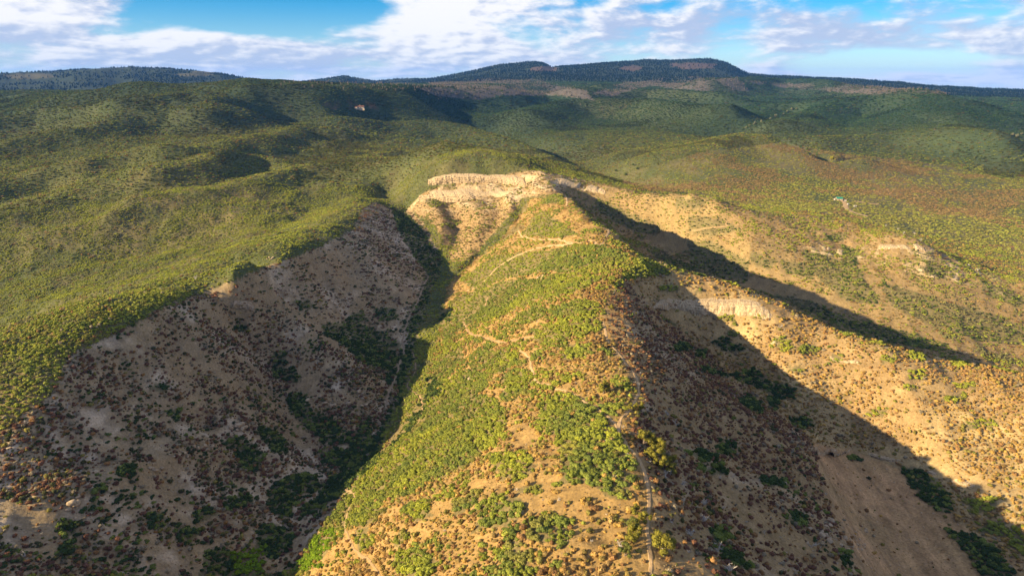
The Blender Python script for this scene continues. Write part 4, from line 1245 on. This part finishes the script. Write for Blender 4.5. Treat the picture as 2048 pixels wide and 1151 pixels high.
def snag_mesh(seed, h=1.0):
    rng = np.random.default_rng(seed); vs, fs = [], []
    for s in range(int(rng.integers(3, 6))):
        a = rng.uniform(0, 6.28)
        P = limb(rng, (0, 0, -0.05), (0.6 * math.cos(a), 0.6 * math.sin(a), 1.0), h * rng.uniform(0.7, 1.1), 6, 0.16)
        v, f = tube(P, 0.045 * h, 0.010 * h, 5); vs.append(v); fs.append(f)
        for b in range(6):
            k = int(rng.integers(2, 6)); a2 = rng.uniform(0, 6.28)
            Q = limb(rng, P[k], (math.cos(a2), math.sin(a2), rng.uniform(0.1, 0.9)), h * rng.uniform(0.25, 0.5), 4, 0.25)
            v, f = tube(Q, 0.020 * h, 0.005 * h, 4); vs.append(v); fs.append(f)
            a3 = rng.uniform(0, 6.28)
            Q2 = limb(rng, Q[2], (math.cos(a3), math.sin(a3), 0.5), h * 0.2, 3, 0.3)
            v, f = tube(Q2, 0.011 * h, 0.004 * h, 4); vs.append(v); fs.append(f)
    me = tri_mesh('dead_shrub', vs, fs); me.materials.append(DEAD)
    return me


SNAGS = [snag_mesh(700 + i) for i in range(5)]
DEADW = [  # u, v, height, text
 (1331, 955, 2.6, 'bleached dead shrub beside the junipers on the ridge crest'), (1340, 948, 2.6, 'bleached dead shrub beside the junipers on the ridge crest'),
 (1363, 968, 3.0, 'white dead shrub just past the row of junipers'), (1408, 1008, 3.0, 'white dead shrub at the upper end of the sunlit streak'), (1406, 1042, 3.2, 'white dead shrub in the middle of the sunlit streak'),
 (1382, 1070, 2.6, 'grey dead shrub in the shade below the sunlit streak'), (1242, 1095, 2.6, 'grey heap of dead branches beside the ridge trail'), (1328, 1112, 3.4, 'bleached dead trunk under the nearest juniper'),
 (1459, 1140, 3.0, 'grey dead shrub near the lower edge, on the shaded face'), (1435, 1102, 3.0, 'white dead stem beside the dark oak clump on the shaded face'), (1623, 1093, 3.2, 'white branching dead shrub above the grey outcrop'),
 (1381, 1068, 2.2, 'grey dead shrub in the shade below the sunlit streak'), (101, 855, 3.0, 'white dead shrub on the shaded slope below the left ridge'), (62, 882, 2.8, 'white dead shrub lowest of those near the left edge'),
 (52, 1112, 2.8, 'grey dead shrub in the lower left corner'), (135, 816, 2.8, 'grey dead shrub just under the left ridge crest'), (50, 850, 2.8, 'grey dead branches on the left ridge crest'),
 (1770, 452, 3.6, 'leftmost dead tree on the far right ridge'), (1796, 459, 4.0, 'tall dead tree on the far right ridge'), (1806, 468, 4.4, 'tall dead tree on the far right ridge'), (1829, 469, 4.6, 'tall dead tree on the far right ridge'),
 (1842, 482, 4.0, 'tall dead tree on the far right ridge'), (1939, 532, 3.6, 'dead tree low on the far right ridge, near the frame edge'), (1955, 541, 3.8, 'dead tree low on the far right ridge, near the frame edge'),
 (391, 558, 3.4, 'white dead tree on the green crest of the left ridge'), (1560, 655, 2.5, 'dead shrub on the crest behind the fluted cliff'), (1690, 625, 3.0, 'dead tree in the brush behind the golden ridge'),
 (1932, 707, 3.0, 'dead tree at the shadow edge behind the golden ridge'), (1275, 770, 2.2, 'dead shrub where the ridge trail bends'), (1335, 830, 2.6, 'pale dead shrub on the upper shaded face of the spur'),
 (1352, 850, 2.6, 'pale dead shrub on the upper shaded face of the spur'), (640, 505, 2.4, 'dead shrub on the far part of the left ridge'), (1115, 1000, 1.6, 'fallen grey log on the bare patch of the sunlit spur'),
]
for k, (u, v, h, txt) in enumerate(DEADW):
    o = link('dead_shrub', SNAGS[k % 5], None, loc=hit(u, v), label=txt, category='dead shrub', group='bleached dead shrubs')
    o.scale = (h, h, h * 0.9); o.rotation_euler = (0, 0, k * 1.7)
KEEP_OFF.append((np.array([hit(u, v)[:2] for u, v, h, t in DEADW]), 1.0))


def juniper_meshes(seed):
    rng = np.random.default_rng(seed)
    vs, fs = [], []
    P = limb(rng, (0, 0, -0.06), (0.1, 0.05, 1), 0.7, 5, 0.12); v, f = tube(P, 0.07, 0.03, 7); vs.append(v); fs.append(f)
    tips = []
    for b in range(8):
        a = rng.uniform(0, 6.28); k = int(rng.integers(1, 5))
        Q = limb(rng, P[k], (math.cos(a), math.sin(a), 0.7), rng.uniform(0.25, 0.42), 4, 0.15)
        v, f = tube(Q, 0.03, 0.01, 5); vs.append(v); fs.append(f); tips.append(Q[-1])
    trunk = tri_mesh('trunk', vs, fs); trunk.materials.append(BARK)
    vs, fs, cen = [], [], []
    for t in tips + [np.array([0.02, 0, 0.82]), np.array([0.0, 0.05, 0.62]), np.array([-0.08, 0, 0.5])]:
        c = np.array(t) + rng.normal(0, 0.03, 3); r = rng.uniform(0.11, 0.19)
        cen.append((c, r))
        vs.append(ICO1[0] * (1 + rng.normal(0, 0.12, (len(ICO1[0]), 1))) * r * 0.82 + c); fs.append(ICO1[1])
    n = 1100
    k = rng.integers(0, len(cen), n); C = np.array([q[0] for q in cen])[k]; R = np.array([q[1] for q in cen])[k]
    d = rng.normal(0, 1, (n, 3)); d /= np.linalg.norm(d, axis=1)[:, None]
    v, f = leaf_tris(rng, C + d * (R * rng.uniform(0.75, 1.15, n))[:, None], d, 0.033); vs.append(v); fs.append(f)
    crown = tri_mesh('crown', vs, fs); crown.materials.append(LEAF)
    return trunk, crown


JUN = [juniper_meshes(740 + i) for i in range(4)]
JUNIPERS = [
 (1207, 786, 5.0, 'lone golden green juniper standing on the spur beside the trail fork'),
 (1287, 889, 4.6, 'upper left juniper of the row along the ridge crest'), (1303, 891, 3.8, 'upper right juniper of the row along the ridge crest'), (1315, 906, 4.6, 'second juniper down the row along the ridge crest'),
 (1305, 921, 4.8, 'juniper nearest the trail in the row on the ridge crest'), (1327, 938, 4.2, 'juniper near the lower end of the row on the ridge crest'), (1339, 937, 4.2, 'juniper on the shaded side at the lower end of the row'),
 (1344, 950, 3.2, 'small lowest juniper of the row on the ridge crest'), (1271, 1068, 4.2, 'darker juniper of the pair left of the ridge trail'), (1262, 1079, 4.4, 'golden juniper of the pair left of the ridge trail'),
 (1331, 1108, 5.6, 'nearest and tallest juniper, over a bleached trunk, right of the trail'), (1287, 1046, 3.2, 'small round juniper touching the shaded stretch of trail'), (1269, 1028, 3.0, 'small round juniper above the golden pair'),
 (1222, 573, 3.4, 'small yellow juniper high on the spur crest'), (1222, 620, 3.2, 'small yellow juniper where the upper ridge trail ends'), (1250, 1110, 3.0, 'round shrub-like juniper near the dead branches'),
 (1262, 822, 3.0, 'small juniper on the crest above the trail fork'), (1283, 822, 3.2, 'yellow juniper on the crest right of the trail fork'), (1059, 332, 6.5, 'dark juniper on the corner of the pale cliff top'),
]
for k, (u, v, h, txt) in enumerate(JUNIPERS):
    p = hit(u, v)
    e = link('juniper_tree', None, loc=p, label=txt, category='tree', group='junipers on the ridge')
    e.rotation_euler = (0, 0, k * 2.1); e.scale = (h * 1.35, h * 1.35, h * 1.2)
    tr, cr = JUN[k % 4]
    link('trunk', tr, None, parent=e)
    c = link('crown', cr, None, parent=e)
    t = (0.21, 0.19, 0.035) if k not in (8, 15, 18) else (0.12, 0.13, 0.035)
    c['tint'] = [t[0], t[1], t[2], 1.0]
KEEP_OFF.append((np.array([hit(u, v)[:2] for u, v, h, t in JUNIPERS]), 1.7))
print("rocks, trees", round(time.time() - T0, 1))

# ------------------------------------------------------------------ brush: the largest in view one by one, the rest as a mass
sageN, oakN = plant_near(125, 480, 1.5, 1.8, 1)
sageM, oakM = plant_near(480, 960, 2.6, 2.7, 2, size=1.22)
print("planted", len(sageN['X']), len(oakN['X']), len(sageM['X']), len(oakM['X']), round(time.time() - T0, 1))


def largest(D, count):
    d = np.hypot(np.hypot(D['X'], D['Y']), D['Z'])
    ok = seen(D['X'], D['Y']) & (D['u'] > 15) & (D['u'] < 2033) & (D['v'] > 60) & (D['v'] < 1135)
    a = np.where(ok, D['s'] / d, 0)
    m = np.zeros(len(d), bool); m[np.argsort(-a)[:count]] = True
    return m


MARKS = [((1207, 775), 'around the lone juniper'), ((1240, 855), 'at the trail fork'), ((1300, 895), 'beside the row of junipers'), ((1290, 965), 'beside the trail below the juniper row'),
         ((1265, 1060), 'around the pair of golden junipers'), ((1331, 1095), 'around the nearest juniper'), ((1110, 830), 'at the top of the broad spur thicket'),
         ((1190, 920), 'in the broad thicket left of the juniper row'), ((1130, 985), 'around the bare patch on the spur'), ((920, 850), 'at the top of the long edge thicket'),
         ((850, 930), 'in the middle of the long edge thicket'), ((740, 990), 'at the foot of the long edge thicket'), ((695, 1060), 'beside the lower left trail'),
         ((1000, 1030), 'in the ragged thicket at mid spur'), ((1090, 1060), 'in the thicket right of the ragged one'), ((1030, 1130), 'in the lowest thicket of the spur'),
         ((820, 1120), 'in the lower left brush of the spur'), ((910, 1080), 'on the open ground low on the spur'), ((1180, 1120), 'on the bare ground below the golden junipers'), ((1030, 870), 'in the brown clearing between the thickets'),
         ((610, 1120), 'in the bright strip along the valley shadow'), ((1400, 1020), 'in the sunlit streak on the shaded face'), ((1480, 1090), 'below the sunlit streak on the shaded face'),
         ((1400, 930), 'on the upper shaded face of the spur'), ((1540, 1000), 'in the middle of the shaded spur face'), ((1560, 1120), 'low on the shaded spur face'), ((1650, 1050), 'at the grey outcrop'),
         ((545, 1080), 'in the big round thicket of the valley floor'), ((590, 980), 'in the curved thicket of the valley floor'), ((470, 1120), 'in the thicket at the lower end of the valley'),
         ((150, 1060), 'in the lower left corner of the shaded slope'), ((300, 1080), 'low on the shaded slope'), ((390, 900), 'beside the long rock row'), ((200, 900), 'high on the shaded slope'), ((640, 860), 'in the thickets above the valley floor'),
         ((1790, 1050), 'on the bare brown gully floor'), ((1860, 980), 'in the upper gully thicket'), ((1970, 1100), 'in the lower gully thicket'), ((1990, 1000), 'on the golden slope above the gully thicket'), ((1900, 880), 'high on the golden slope')]


def where(u, v):
    return min(MARKS, key=lambda q: math.hypot(q[0][0] - u, q[0][1] - v))[1]


def tone(t):
    r, g, b = t
    if g > r * 0.98:
        return 'bright yellow-green' if r > 0.21 else ('green' if r > 0.10 else 'dark green')
    if r > 0.34:
        return 'golden brown'
    if b > 0.6 * r:
        return 'greyish'
    return 'rust brown' if r > 1.45 * g else 'olive brown'


def individuals(name, D, m, meshes, cat_, noun, flat):
    rng = np.random.default_rng(len(name))
    small, big = np.quantile(D['s'][m], 0.25), np.quantile(D['s'][m], 0.75)
    for i in np.nonzero(m)[0]:
        s = D['s'][i]
        txt = f"{'large ' if s > big else ('small ' if s < small else '')}{tone(D['tint'][i])} {noun} {where(D['u'][i], D['v'][i])}"
        o = link(name, meshes[int(rng.integers(0, len(meshes)))], None, loc=(D['X'][i], D['Y'][i], D['Z'][i] - 0.05), label=txt, category=cat_, group=txt)
        o.scale = (s * rng.uniform(0.85, 1.25), s * rng.uniform(0.75, 1.15), s * flat * rng.uniform(0.75, 1.15)); o.rotation_euler = (0, 0, rng.uniform(0, 6.28))
        o['tint'] = [float(q) for q in D['tint'][i]] + [1.0]


mo = largest(oakN, 300); ms = largest(sageN, 300)
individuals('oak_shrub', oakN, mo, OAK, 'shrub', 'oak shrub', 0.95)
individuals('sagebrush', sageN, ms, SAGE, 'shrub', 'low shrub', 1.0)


def mass(name, protos, D, flat, seed, label, category):
    n = len(D['X']); rng = np.random.default_rng(seed)
    s = D['s']
    scl = np.stack([s * rng.uniform(0.85, 1.25, n), s * rng.uniform(0.75, 1.15, n), s * flat * rng.uniform(0.75, 1.15, n)], 1)
    return scatter(name, protos, D['X'], D['Y'], D['Z'] - 0.05, scl, D['tint'], seed, label, category)


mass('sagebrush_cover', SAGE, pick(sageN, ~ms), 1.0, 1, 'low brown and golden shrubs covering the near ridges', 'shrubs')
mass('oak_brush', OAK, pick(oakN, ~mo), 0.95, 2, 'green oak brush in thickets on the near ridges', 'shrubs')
mass('hill_scrub', SCRUB, sageM, 0.72, 3, 'low mixed scrub on the hills behind the near ridges', 'shrubs')
mass('hill_oak_brush', SCRUB, oakM, 0.85, 4, 'green oak brush on the hills behind the near ridges', 'shrubs')


def far_scrub():
    out = []
    for dmin, dmax, step, s0, s1, seed in ((960, 1500, 3.9, 1.6, 3.0, 5), (1500, 2400, 6.2, 2.4, 4.6, 7), (2400, 4700, 11.5, 3.8, 7.5, 6)):
        X, Y, Z, rng = candidates(dmin, dmax, step, seed=seed)
        k = seen(X, Y) | (rng.uniform(0, 1, len(X)) < 0.3)
        X, Y, Z = X[k], Y[k], Z[k]
        u, v = pix(X, Y, Z); d = np.hypot(X, Y); c = cover(X, Y, u, v)
        n1 = fbm(X, Y, 55, 3, 0.55, 71); nb = fbm(X, Y, 240, 3, 0.5, 72)
        n = len(X)
        tint = mixc(rng, n, [LGREEN, MGREEN, OLIVE, DOLIVE, RUST], [2.5, 3, 2, 1.6, 0.6])
        pl = c['plain']
        tint[pl] = mixc(rng, int(pl.sum()), [(0.33, 0.24, 0.10), (0.26, 0.16, 0.09), OLIVE, LGREEN, MGREEN], [2, 1.6, 2.2, 1.6, 1])
        rosy = pl & (n1 + nb > 0.1); tint[rosy] = tint[rosy] * 0.4 + np.array((0.30, 0.185, 0.10)) * 0.6
        lush = pl & (n1 + nb < -0.2); tint[lush] = tint[lush] * 0.4 + np.array(LGREEN) * 0.6
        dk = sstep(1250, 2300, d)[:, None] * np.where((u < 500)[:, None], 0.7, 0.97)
        tint = tint * (1 - dk) + dk * mixc(rng, n, [(0.046, 0.098, 0.046), (0.030, 0.074, 0.046), (0.075, 0.12, 0.044), (0.09, 0.08, 0.045)], [3, 3, 1.4, 0.4])  # greens darken with distance: cloud shadow painted into the tint
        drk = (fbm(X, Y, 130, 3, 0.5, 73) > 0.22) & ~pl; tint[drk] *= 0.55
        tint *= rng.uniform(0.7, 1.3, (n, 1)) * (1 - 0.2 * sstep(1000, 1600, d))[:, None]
        p = np.where(pl, np.clip(0.8 + 0.8 * n1, 0.3, 1), np.clip(0.95 + 0.7 * n1, 0.4, 1))
        p = p * np.where(anyof([[(640,207),(690,204),(700,216),(650,219)], [(735,212),(775,212),(795,220),(750,221)]], u, v) & (d > 1300), 0.25, 1)
        k = (rng.uniform(0, 1, n) < p * (1 - 0.7 * aspens(X, Y, u, v, d))) & off_paths(X, Y)
        s = rng.uniform(s0, s1, n)
        out.append((X[k], Y[k], Z[k], s[k], tint[k]))
    A = [np.concatenate([o[i] for o in out]) for i in range(5)]
    n = len(A[0]); rng = np.random.default_rng(77)
    scl = np.stack([A[3], A[3], A[3] * rng.uniform(0.38, 0.65, n)], 1)
    scatter('far_scrub', SCRUB, A[0], A[1], A[2] - 0.1, scl, A[4], 5, 'dense green scrub on the far hills, darkened in colour for cloud shade', 'scrub')
    print("far scrub", n)


def far_woods():
    X, Y, Z, rng = candidates(4300, 8200, 24, az=45, seed=8)
    k = seen(X, Y); X, Y, Z = X[k], Y[k], Z[k]
    u, v = pix(X, Y, Z); d = np.hypot(X, Y)
    gap = fbm(X, Y, 420, 4, 0.6, 81)
    p = np.where(u > 830, 0.95 - 0.5 * (gap > 0.3), np.clip(0.55 - 1.6 * gap, 0.1, 0.9)) * sstep(4300, 5200, d)
    for (mu, mv, ru, rv) in ((1085, 138, 30, 6), (1262, 137, 22, 5), (1395, 132, 38, 7), (1350, 130, 10, 3), (60, 152, 50, 6), (420, 144, 36, 3), (380, 150, 40, 3)):
        p = p * np.where(np.hypot((u - mu) / ru, (v - mv) / rv) + 0.4 * fbm(X, Y, 160, 3, 0.6, 37) < 1, 0.08, 1)
    k = rng.uniform(0, 1, len(X)) < p
    X, Y, Z, u, v = (q[k] for q in (X, Y, Z, u, v)); n = len(X)
    h = rng.uniform(6, 15, n)
    w = h * rng.uniform(1.4, 2.3, n)
    tint = mixc(rng, n, [(0.012, 0.026, 0.018), (0.015, 0.030, 0.018), (0.026, 0.040, 0.022)], [3, 3, 1.0]) * rng.uniform(0.75, 1.25, (n, 1))  # darker than real conifers: the mountain's cloud shadow is put into their colour
    scatter('conifer_forest', CONIFER, X, Y, Z - 0.5, np.stack([w, w, h], 1), tint, 8, 'conifer forest covering the distant mountain, cloud shade put into its tint', 'forest')
    X, Y, Z, rng = candidates(1750, 5600, 14, az=45, seed=9)
    k = seen(X, Y); X, Y, Z = X[k], Y[k], Z[k]
    u, v = pix(X, Y, Z); d = np.hypot(X, Y)
    band = 0.9 * aspens(X, Y, u, v, d)
    ridge = 0.35 * inside([(560,163),(760,166),(860,172),(860,184),(700,182),(560,176)], u, v) + 0.3 * inside([(820,172),(1100,165),(1180,190),(1000,205),(830,200)], u, v) * sstep(0.05, 0.3, fbm(X, Y, 220, 3, 0.6, 83))
    band2 = 0.5 * inside([(1120,212),(1220,205),(1330,215),(1280,226),(1170,224)], u, v) * sstep(0, 0.3, fbm(X, Y, 160, 3, 0.6, 84))
    p = np.clip(band + ridge + band2, 0, 0.95)
    k = rng.uniform(0, 1, len(X)) < p
    X, Y, Z, u, v = (q[k] for q in (X, Y, Z, u, v)); n = len(X)
    h = rng.uniform(5, 11, n)
    tint = mixc(rng, n, [(0.16, 0.13, 0.12), (0.22, 0.18, 0.165), (0.07, 0.09, 0.055)], [3, 2, 1]) * rng.uniform(0.75, 1.2, (n, 1))
    scatter('aspen_wood', ASPEN, X, Y, Z - 0.3, np.stack([h * 0.9, h * 0.9, h], 1), tint, 9, 'grey bands of bare aspens below the mountain', 'forest')
    print("woods", n)


def tufts():
    X, Y, Z, rng = candidates(125, 420, 1.25, seed=12)
    k = seen(X, Y) & off_paths(X, Y); X, Y, Z = X[k], Y[k], Z[k]
    u, v = pix(X, Y, Z); c = cover(X, Y, u, v)
    p = np.where(c['fan'], 0.6, 0.75) * np.clip(0.7 + 0.9 * fbm(X, Y, 6, 3, 0.6, 46), 0.1, 1)
    k = rng.uniform(0, 1, len(X)) < p
    X, Y, Z = X[k], Y[k], Z[k]; n = len(X)
    s = rng.uniform(0.12, 0.34, n)
    tint = mixc(rng, n, [(0.36, 0.25, 0.13), (0.28, 0.19, 0.09), (0.42, 0.33, 0.22), (0.20, 0.15, 0.07)], [3, 3, 1.5, 1.5]) * rng.uniform(0.8, 1.2, (n, 1))
    scatter('dry_grass', SAGE, X, Y, Z - 0.03, np.stack([s, s, s * 0.8], 1), tint, 12, 'dry grass tufts and small stones between the shrubs', 'grass')


def litter():
    """loose stones and dead twigs between the plants"""
    X, Y, Z, rng = candidates(125, 400, 2.6, seed=13)
    u, v = pix(X, Y, Z); c = cover(X, Y, u, v)
    p = 0.10 + 0.30 * c['fan'] + 0.28 * c['slope'] * np.clip(0.4 + 1.6 * fbm(X, Y, 18, 3, 0.6, 48), 0, 1) + 0.12 * c['dark']
    k = seen(X, Y) & (rng.uniform(0, 1, len(X)) < p) & off_paths(X, Y)
    X, Y, Z = X[k], Y[k], Z[k]; n = len(X)
    s = 0.10 + 0.55 * rng.uniform(0, 1, n) ** 3
    scatter('loose_stones', BOULDERS, X, Y, Z, np.stack([s, s, s * 0.7], 1), np.ones((n, 3)), 13, 'loose pale stones on the bare slopes', 'stones')
    X, Y, Z, rng = candidates(125, 420, 4.5, seed=14)
    u, v = pix(X, Y, Z); c = cover(X, Y, u, v)
    k = seen(X, Y) & (rng.uniform(0, 1, len(X)) < (0.22 * (c['slope'] | c['dark']) + 0.08 * (c['spur'] | c['other']))) & off_paths(X, Y)
    X, Y, Z = X[k], Y[k], Z[k]; n = len(X)
    s = rng.uniform(0.7, 1.6, n)
    scatter('dead_twigs', SNAGS, X, Y, Z, np.stack([s, s, s * 0.7], 1), np.ones((n, 3)), 14, 'grey dead twigs scattered among the shrubs', 'twigs')


tufts()
litter()
far_scrub()
far_woods()
print("brush", round(time.time() - T0, 1))

# ------------------------------------------------------------------ buildings and far trees
def box(name, x0, x1, y0, y1, z0, z1, mat, parent):
    v = [(x, y, z) for z in (z0, z1) for y in (y0, y1) for x in (x0, x1)]
    f = [(0, 2, 3, 1), (4, 5, 7, 6), (0, 1, 5, 4), (2, 6, 7, 3), (0, 4, 6, 2), (1, 3, 7, 5)]
    me = bpy.data.meshes.new(name); me.from_pydata(v, [], f)
    return link(name, me, mat, parent=parent)


def gable(name, x0, x1, y0, y1, z0, h, over, mat, parent, thick=0.18):
    """two roof slopes with the ridge along x"""
    ym = (y0 + y1) / 2; x0 -= over; x1 += over; y0 -= over; y1 += over
    sec = [(y0, z0), (ym, z0 + h), (y1, z0), (y1, z0 - thick), (ym, z0 + h - thick), (y0, z0 - thick)]
    v = [(x, y, z) for x in (x0, x1) for y, z in sec]
    f = [(i, (i + 1) % 6, 6 + (i + 1) % 6, 6 + i) for i in range(6)] + [(0, 5, 4, 1), (1, 4, 3, 2), (6, 7, 10, 11), (7, 8, 9, 10)]
    me = bpy.data.meshes.new(name); me.from_pydata(v, [], f)
    return link(name, me, mat, parent=parent)


def gable_walls(name, x0, x1, y0, y1, z0, z1, h, mat, parent):
    ym = (y0 + y1) / 2
    sec = [(y0, z0), (y0, z1), (ym, z1 + h), (y1, z1), (y1, z0)]
    v = [(x, y, z) for x in (x0, x1) for y, z in sec]
    f = [(i, 5 + i, 5 + (i + 1) % 5, (i + 1) % 5) for i in range(5)] + [(0, 1, 2, 3, 4), (9, 8, 7, 6, 5)]
    me = bpy.data.meshes.new(name); me.from_pydata(v, [], f)
    return link(name, me, mat, parent=parent)


GREEN_METAL = plain_mat("green_metal_roof", (0.02, 0.22, 0.17), 0.5, 0.2, 2.0)
TAN_WALL = plain_mat("tan_boards", (0.55, 0.42, 0.30), 0.9, 0.2, 2.0)
WHITE_WALL = plain_mat("white_walls", (0.42, 0.38, 0.34), 0.8, 0.1, 1.0)
BROWN_ROOF = plain_mat("brown_shingles", (0.16, 0.075, 0.055), 0.9, 0.3, 2.0)
GLASS = plain_mat("dark_glass", (0.03, 0.05, 0.06), 0.15, 0.2, 1.0)
RUBBER = plain_mat("rubber", (0.02, 0.02, 0.02), 0.9, 0.2, 3.0)


def on_ground(u, v, rz=0.0, **p):
    e = link(p.pop('name'), None, loc=hit(u, v), **p)
    e.rotation_euler = (0, 0, rz)
    return e


cb = on_ground(1678, 400, math.radians(-8), name='cabin', label='small cabin with a green metal roof on the plain', category='cabin')
gable_walls('wall', -4, 4, -3, 3, -1.2, 2.6, 2.0, TAN_WALL, cb)
rf = gable('roof', -4, 4, -3, 3, 2.62, 2.0, 0.5, GREEN_METAL, cb)
box('chimney', 1.8, 2.3, 0.6, 1.1, 3.4, 5.3, BROWN_ROOF, rf)
dr = box('door', -0.5, 0.5, -3.06, -2.98, 0.0, 2.0, BROWN_ROOF, cb)
for x in (-2.6, 1.7):
    wn = box('window', x, x + 1.1, -3.05, -2.98, 0.9, 1.9, WHITE_WALL, cb)
    box('pane', x + 0.1, x + 1.0, -3.08, -3.03, 1.0, 1.8, GLASS, wn)
lt = on_ground(1686, 401, math.radians(-12), name='shed', label='low open shed with a pale front beside the green-roofed cabin', category='shed')
box('wall', -4.5, 4.5, -1.8, 1.8, -1.0, 1.7, WHITE_WALL, lt)
box('roof', -4.8, 4.8, -2.1, 2.1, 1.72, 1.95, BROWN_ROOF, lt)
box('door', -1.2, 1.2, -1.87, -1.79, -0.2, 1.5, GLASS, lt)
ls = on_ground(1670, 400, 0.2, name='shed', label='tiny cream shed just left of the green-roofed cabin', category='shed')
gable_walls('wall', -1.4, 1.4, -1.2, 1.2, -0.8, 1.9, 0.7, WHITE_WALL, ls)
gable('roof', -1.4, 1.4, -1.2, 1.2, 1.92, 0.7, 0.25, TAN_WALL, ls, 0.12)
box('door', -0.4, 0.4, -1.25, -1.18, 0, 1.7, BROWN_ROOF, ls)


def trailer(u, v, rz, length, label):
    t = on_ground(u, v, rz, name='camp_trailer', label=label, category='trailer', group='white trailers by the cabin')
    me = bpy.data.meshes.new('body')
    bm = bmesh.new(); bmesh.ops.create_cube(bm, size=1.0)
    for q in bm.verts:
        q.co = Vector((q.co.x * length, q.co.y * 2.2, q.co.z * 2.0 + 1.6))
    bmesh.ops.bevel(bm, geom=bm.edges[:], offset=0.18, segments=2, affect='EDGES'); bm.to_mesh(me); bm.free()
    link('body', me, WHITE_WALL, parent=t)
    wn = box('window', -0.7, 0.6, -1.16, -1.08, 1.5, 2.2, WHITE_WALL, t)
    box('pane', -0.6, 0.5, -1.19, -1.14, 1.6, 2.1, GLASS, wn)
    for x in (-0.5, 0.4):
        for y in (-1.0, 1.0):
            vv, ff = tube([(x, y - 0.12, 0.34), (x, y + 0.12, 0.34)], 0.34, 0.34, 12)
            m2 = finish_mesh('wheel', vv, ff, 3); link('wheel', m2, RUBBER, parent=t)
    box('hitch', length / 2, length / 2 + 0.9, -0.08, 0.08, 0.5, 0.64, RUBBER, t)


trailer(1696, 410, 0.1, 2.6, 'small white trailer beside the dirt track near the cabin')
trailer(1710, 414, -0.05, 3.6, 'longer white trailer in the green brush right of the track')

hs = on_ground(722, 217, math.radians(4), name='house', label='distant pale house with a brown roof on the far dark hillside', category='house')
gable_walls('wall', -8, 8, -5, 5, -4, 4.6, 3.0, WHITE_WALL, hs)
rf = gable('roof', -8, 8, -5, 5, 4.65, 3.0, 0.8, BROWN_ROOF, hs, 0.3)
box('chimney', -3, -1.9, -0.6, 0.6, 6.2, 9.2, TAN_WALL, rf)
for x in (-6, -2, 2, 5.2):
    wn = box('window', x, x + 1.7, -5.08, -4.98, 1.6, 3.4, TAN_WALL, hs)
    box('pane', x + 0.15, x + 1.55, -5.12, -5.05, 1.75, 3.25, GLASS, wn)
box('door', -0.1, 1.2, -5.08, -4.98, -0.4, 2.0, BROWN_ROOF, hs)
box('terrace', -15, 10, -10, -5.2, -4.5, 0.3, TAN_WALL, hs)
ga = on_ground(712, 217, math.radians(-6), name='garage', label='white garage standing left of the distant house', category='garage')
gable_walls('wall', -4, 4, -3.5, 3.5, -3, 3.2, 2.0, WHITE_WALL, ga)
gable('roof', -4, 4, -3.5, 3.5, 3.25, 2.0, 0.5, BROWN_ROOF, ga, 0.25)
box('door', -2.6, 2.6, -3.57, -3.48, -0.5, 2.5, TAN_WALL, ga)

COTTON = [
 (1489, 256, 9), (1497, 252, 10), (1505, 251, 9), (1512, 248, 11), (1524, 246, 10), (1538, 240, 10), (1552, 234, 11), (1564, 230, 10), (1575, 224, 12), (1584, 221, 12), (1592, 219, 11),
 (1602, 297, 8), (1612, 301, 8), (1624, 306, 7), (1636, 311, 8), (1662, 319, 9), (1700, 325, 7), (1725, 329, 7), (1745, 322, 7), (1760, 318, 7), (2035, 274, 10), (2042, 271, 9), (2026, 273, 9), (1950, 318, 7),
 (1265, 332, 7), (1272, 338, 6), (1235, 343, 6), (1250, 352, 6)]
rng = np.random.default_rng(91)
for k, (u, v, h) in enumerate(COTTON):
    if k == 15:
        txt, t = 'round yellowing cottonwood beside the creek below the rosy hill', (0.24, 0.22, 0.03)
    elif u > 2000:
        txt, t = 'pale tree in the cluster at the right edge of the far slope', (0.17, 0.17, 0.12)
    elif v < 260:
        txt, t = 'pale grey-green creek tree in the fold between two far green hills', (0.17, 0.175, 0.12)
    elif u < 1300:
        txt, t = 'green tree in the shadowed draw behind the pale cliff', (0.06, 0.09, 0.03)
    elif u < 1650:
        txt, t = 'creek tree in the dark draw behind the rosy hill', (0.085, 0.12, 0.04)
    else:
        txt, t = 'creek tree along the edge of the plain right of the draw', (0.11, 0.12, 0.06)
    h = h * rng.uniform(0.55, 0.95); u += rng.uniform(-3, 3); v += rng.uniform(-1.2, 1.2)
    e = on_ground(u, v, k * 1.3, name='cottonwood_tree', label=txt, category='tree', group=txt)
    e.scale = (h, h, h)
    vv, ff = tube([(0, 0, -0.1), (0.02, 0, 0.25), (0, 0.02, 0.55)], 0.05, 0.02, 6)
    link('trunk', finish_mesh('trunk', vv, ff, 3), BARK, parent=e)
    c = link('crown', OAK[k % 5], None, parent=e, loc=(0, 0, 0.22)); c.scale = (0.5, 0.5, 0.85)
    c['tint'] = [t[0], t[1], t[2], 1.0]

# ------------------------------------------------------------------ air
def build_haze():
    bm = bmesh.new(); bmesh.ops.create_cube(bm, size=1.0)
    for q in bm.verts:
        q.co = Vector((q.co.x * 44000, q.co.y * 44000, -20 + q.co.z * 820))
    me = bpy.data.meshes.new('haze'); bm.to_mesh(me); bm.free()
    m = bpy.data.materials.new('thin_blue_haze'); m.use_nodes = True
    g = NT(m.node_tree)
    out = g.n('ShaderNodeOutputMaterial')
    vol = g.n('ShaderNodeVolumePrincipled', ins={'Color': (0.09, 0.32, 1.0, 1.0), 'Density': HAZE})
    g.t.links.new(vol.outputs[0], out.inputs['Volume'])
    link('haze', me, m, kind='stuff')


HAZE = 2.7e-5
build_haze()
print("done", round(time.time() - T0, 1))
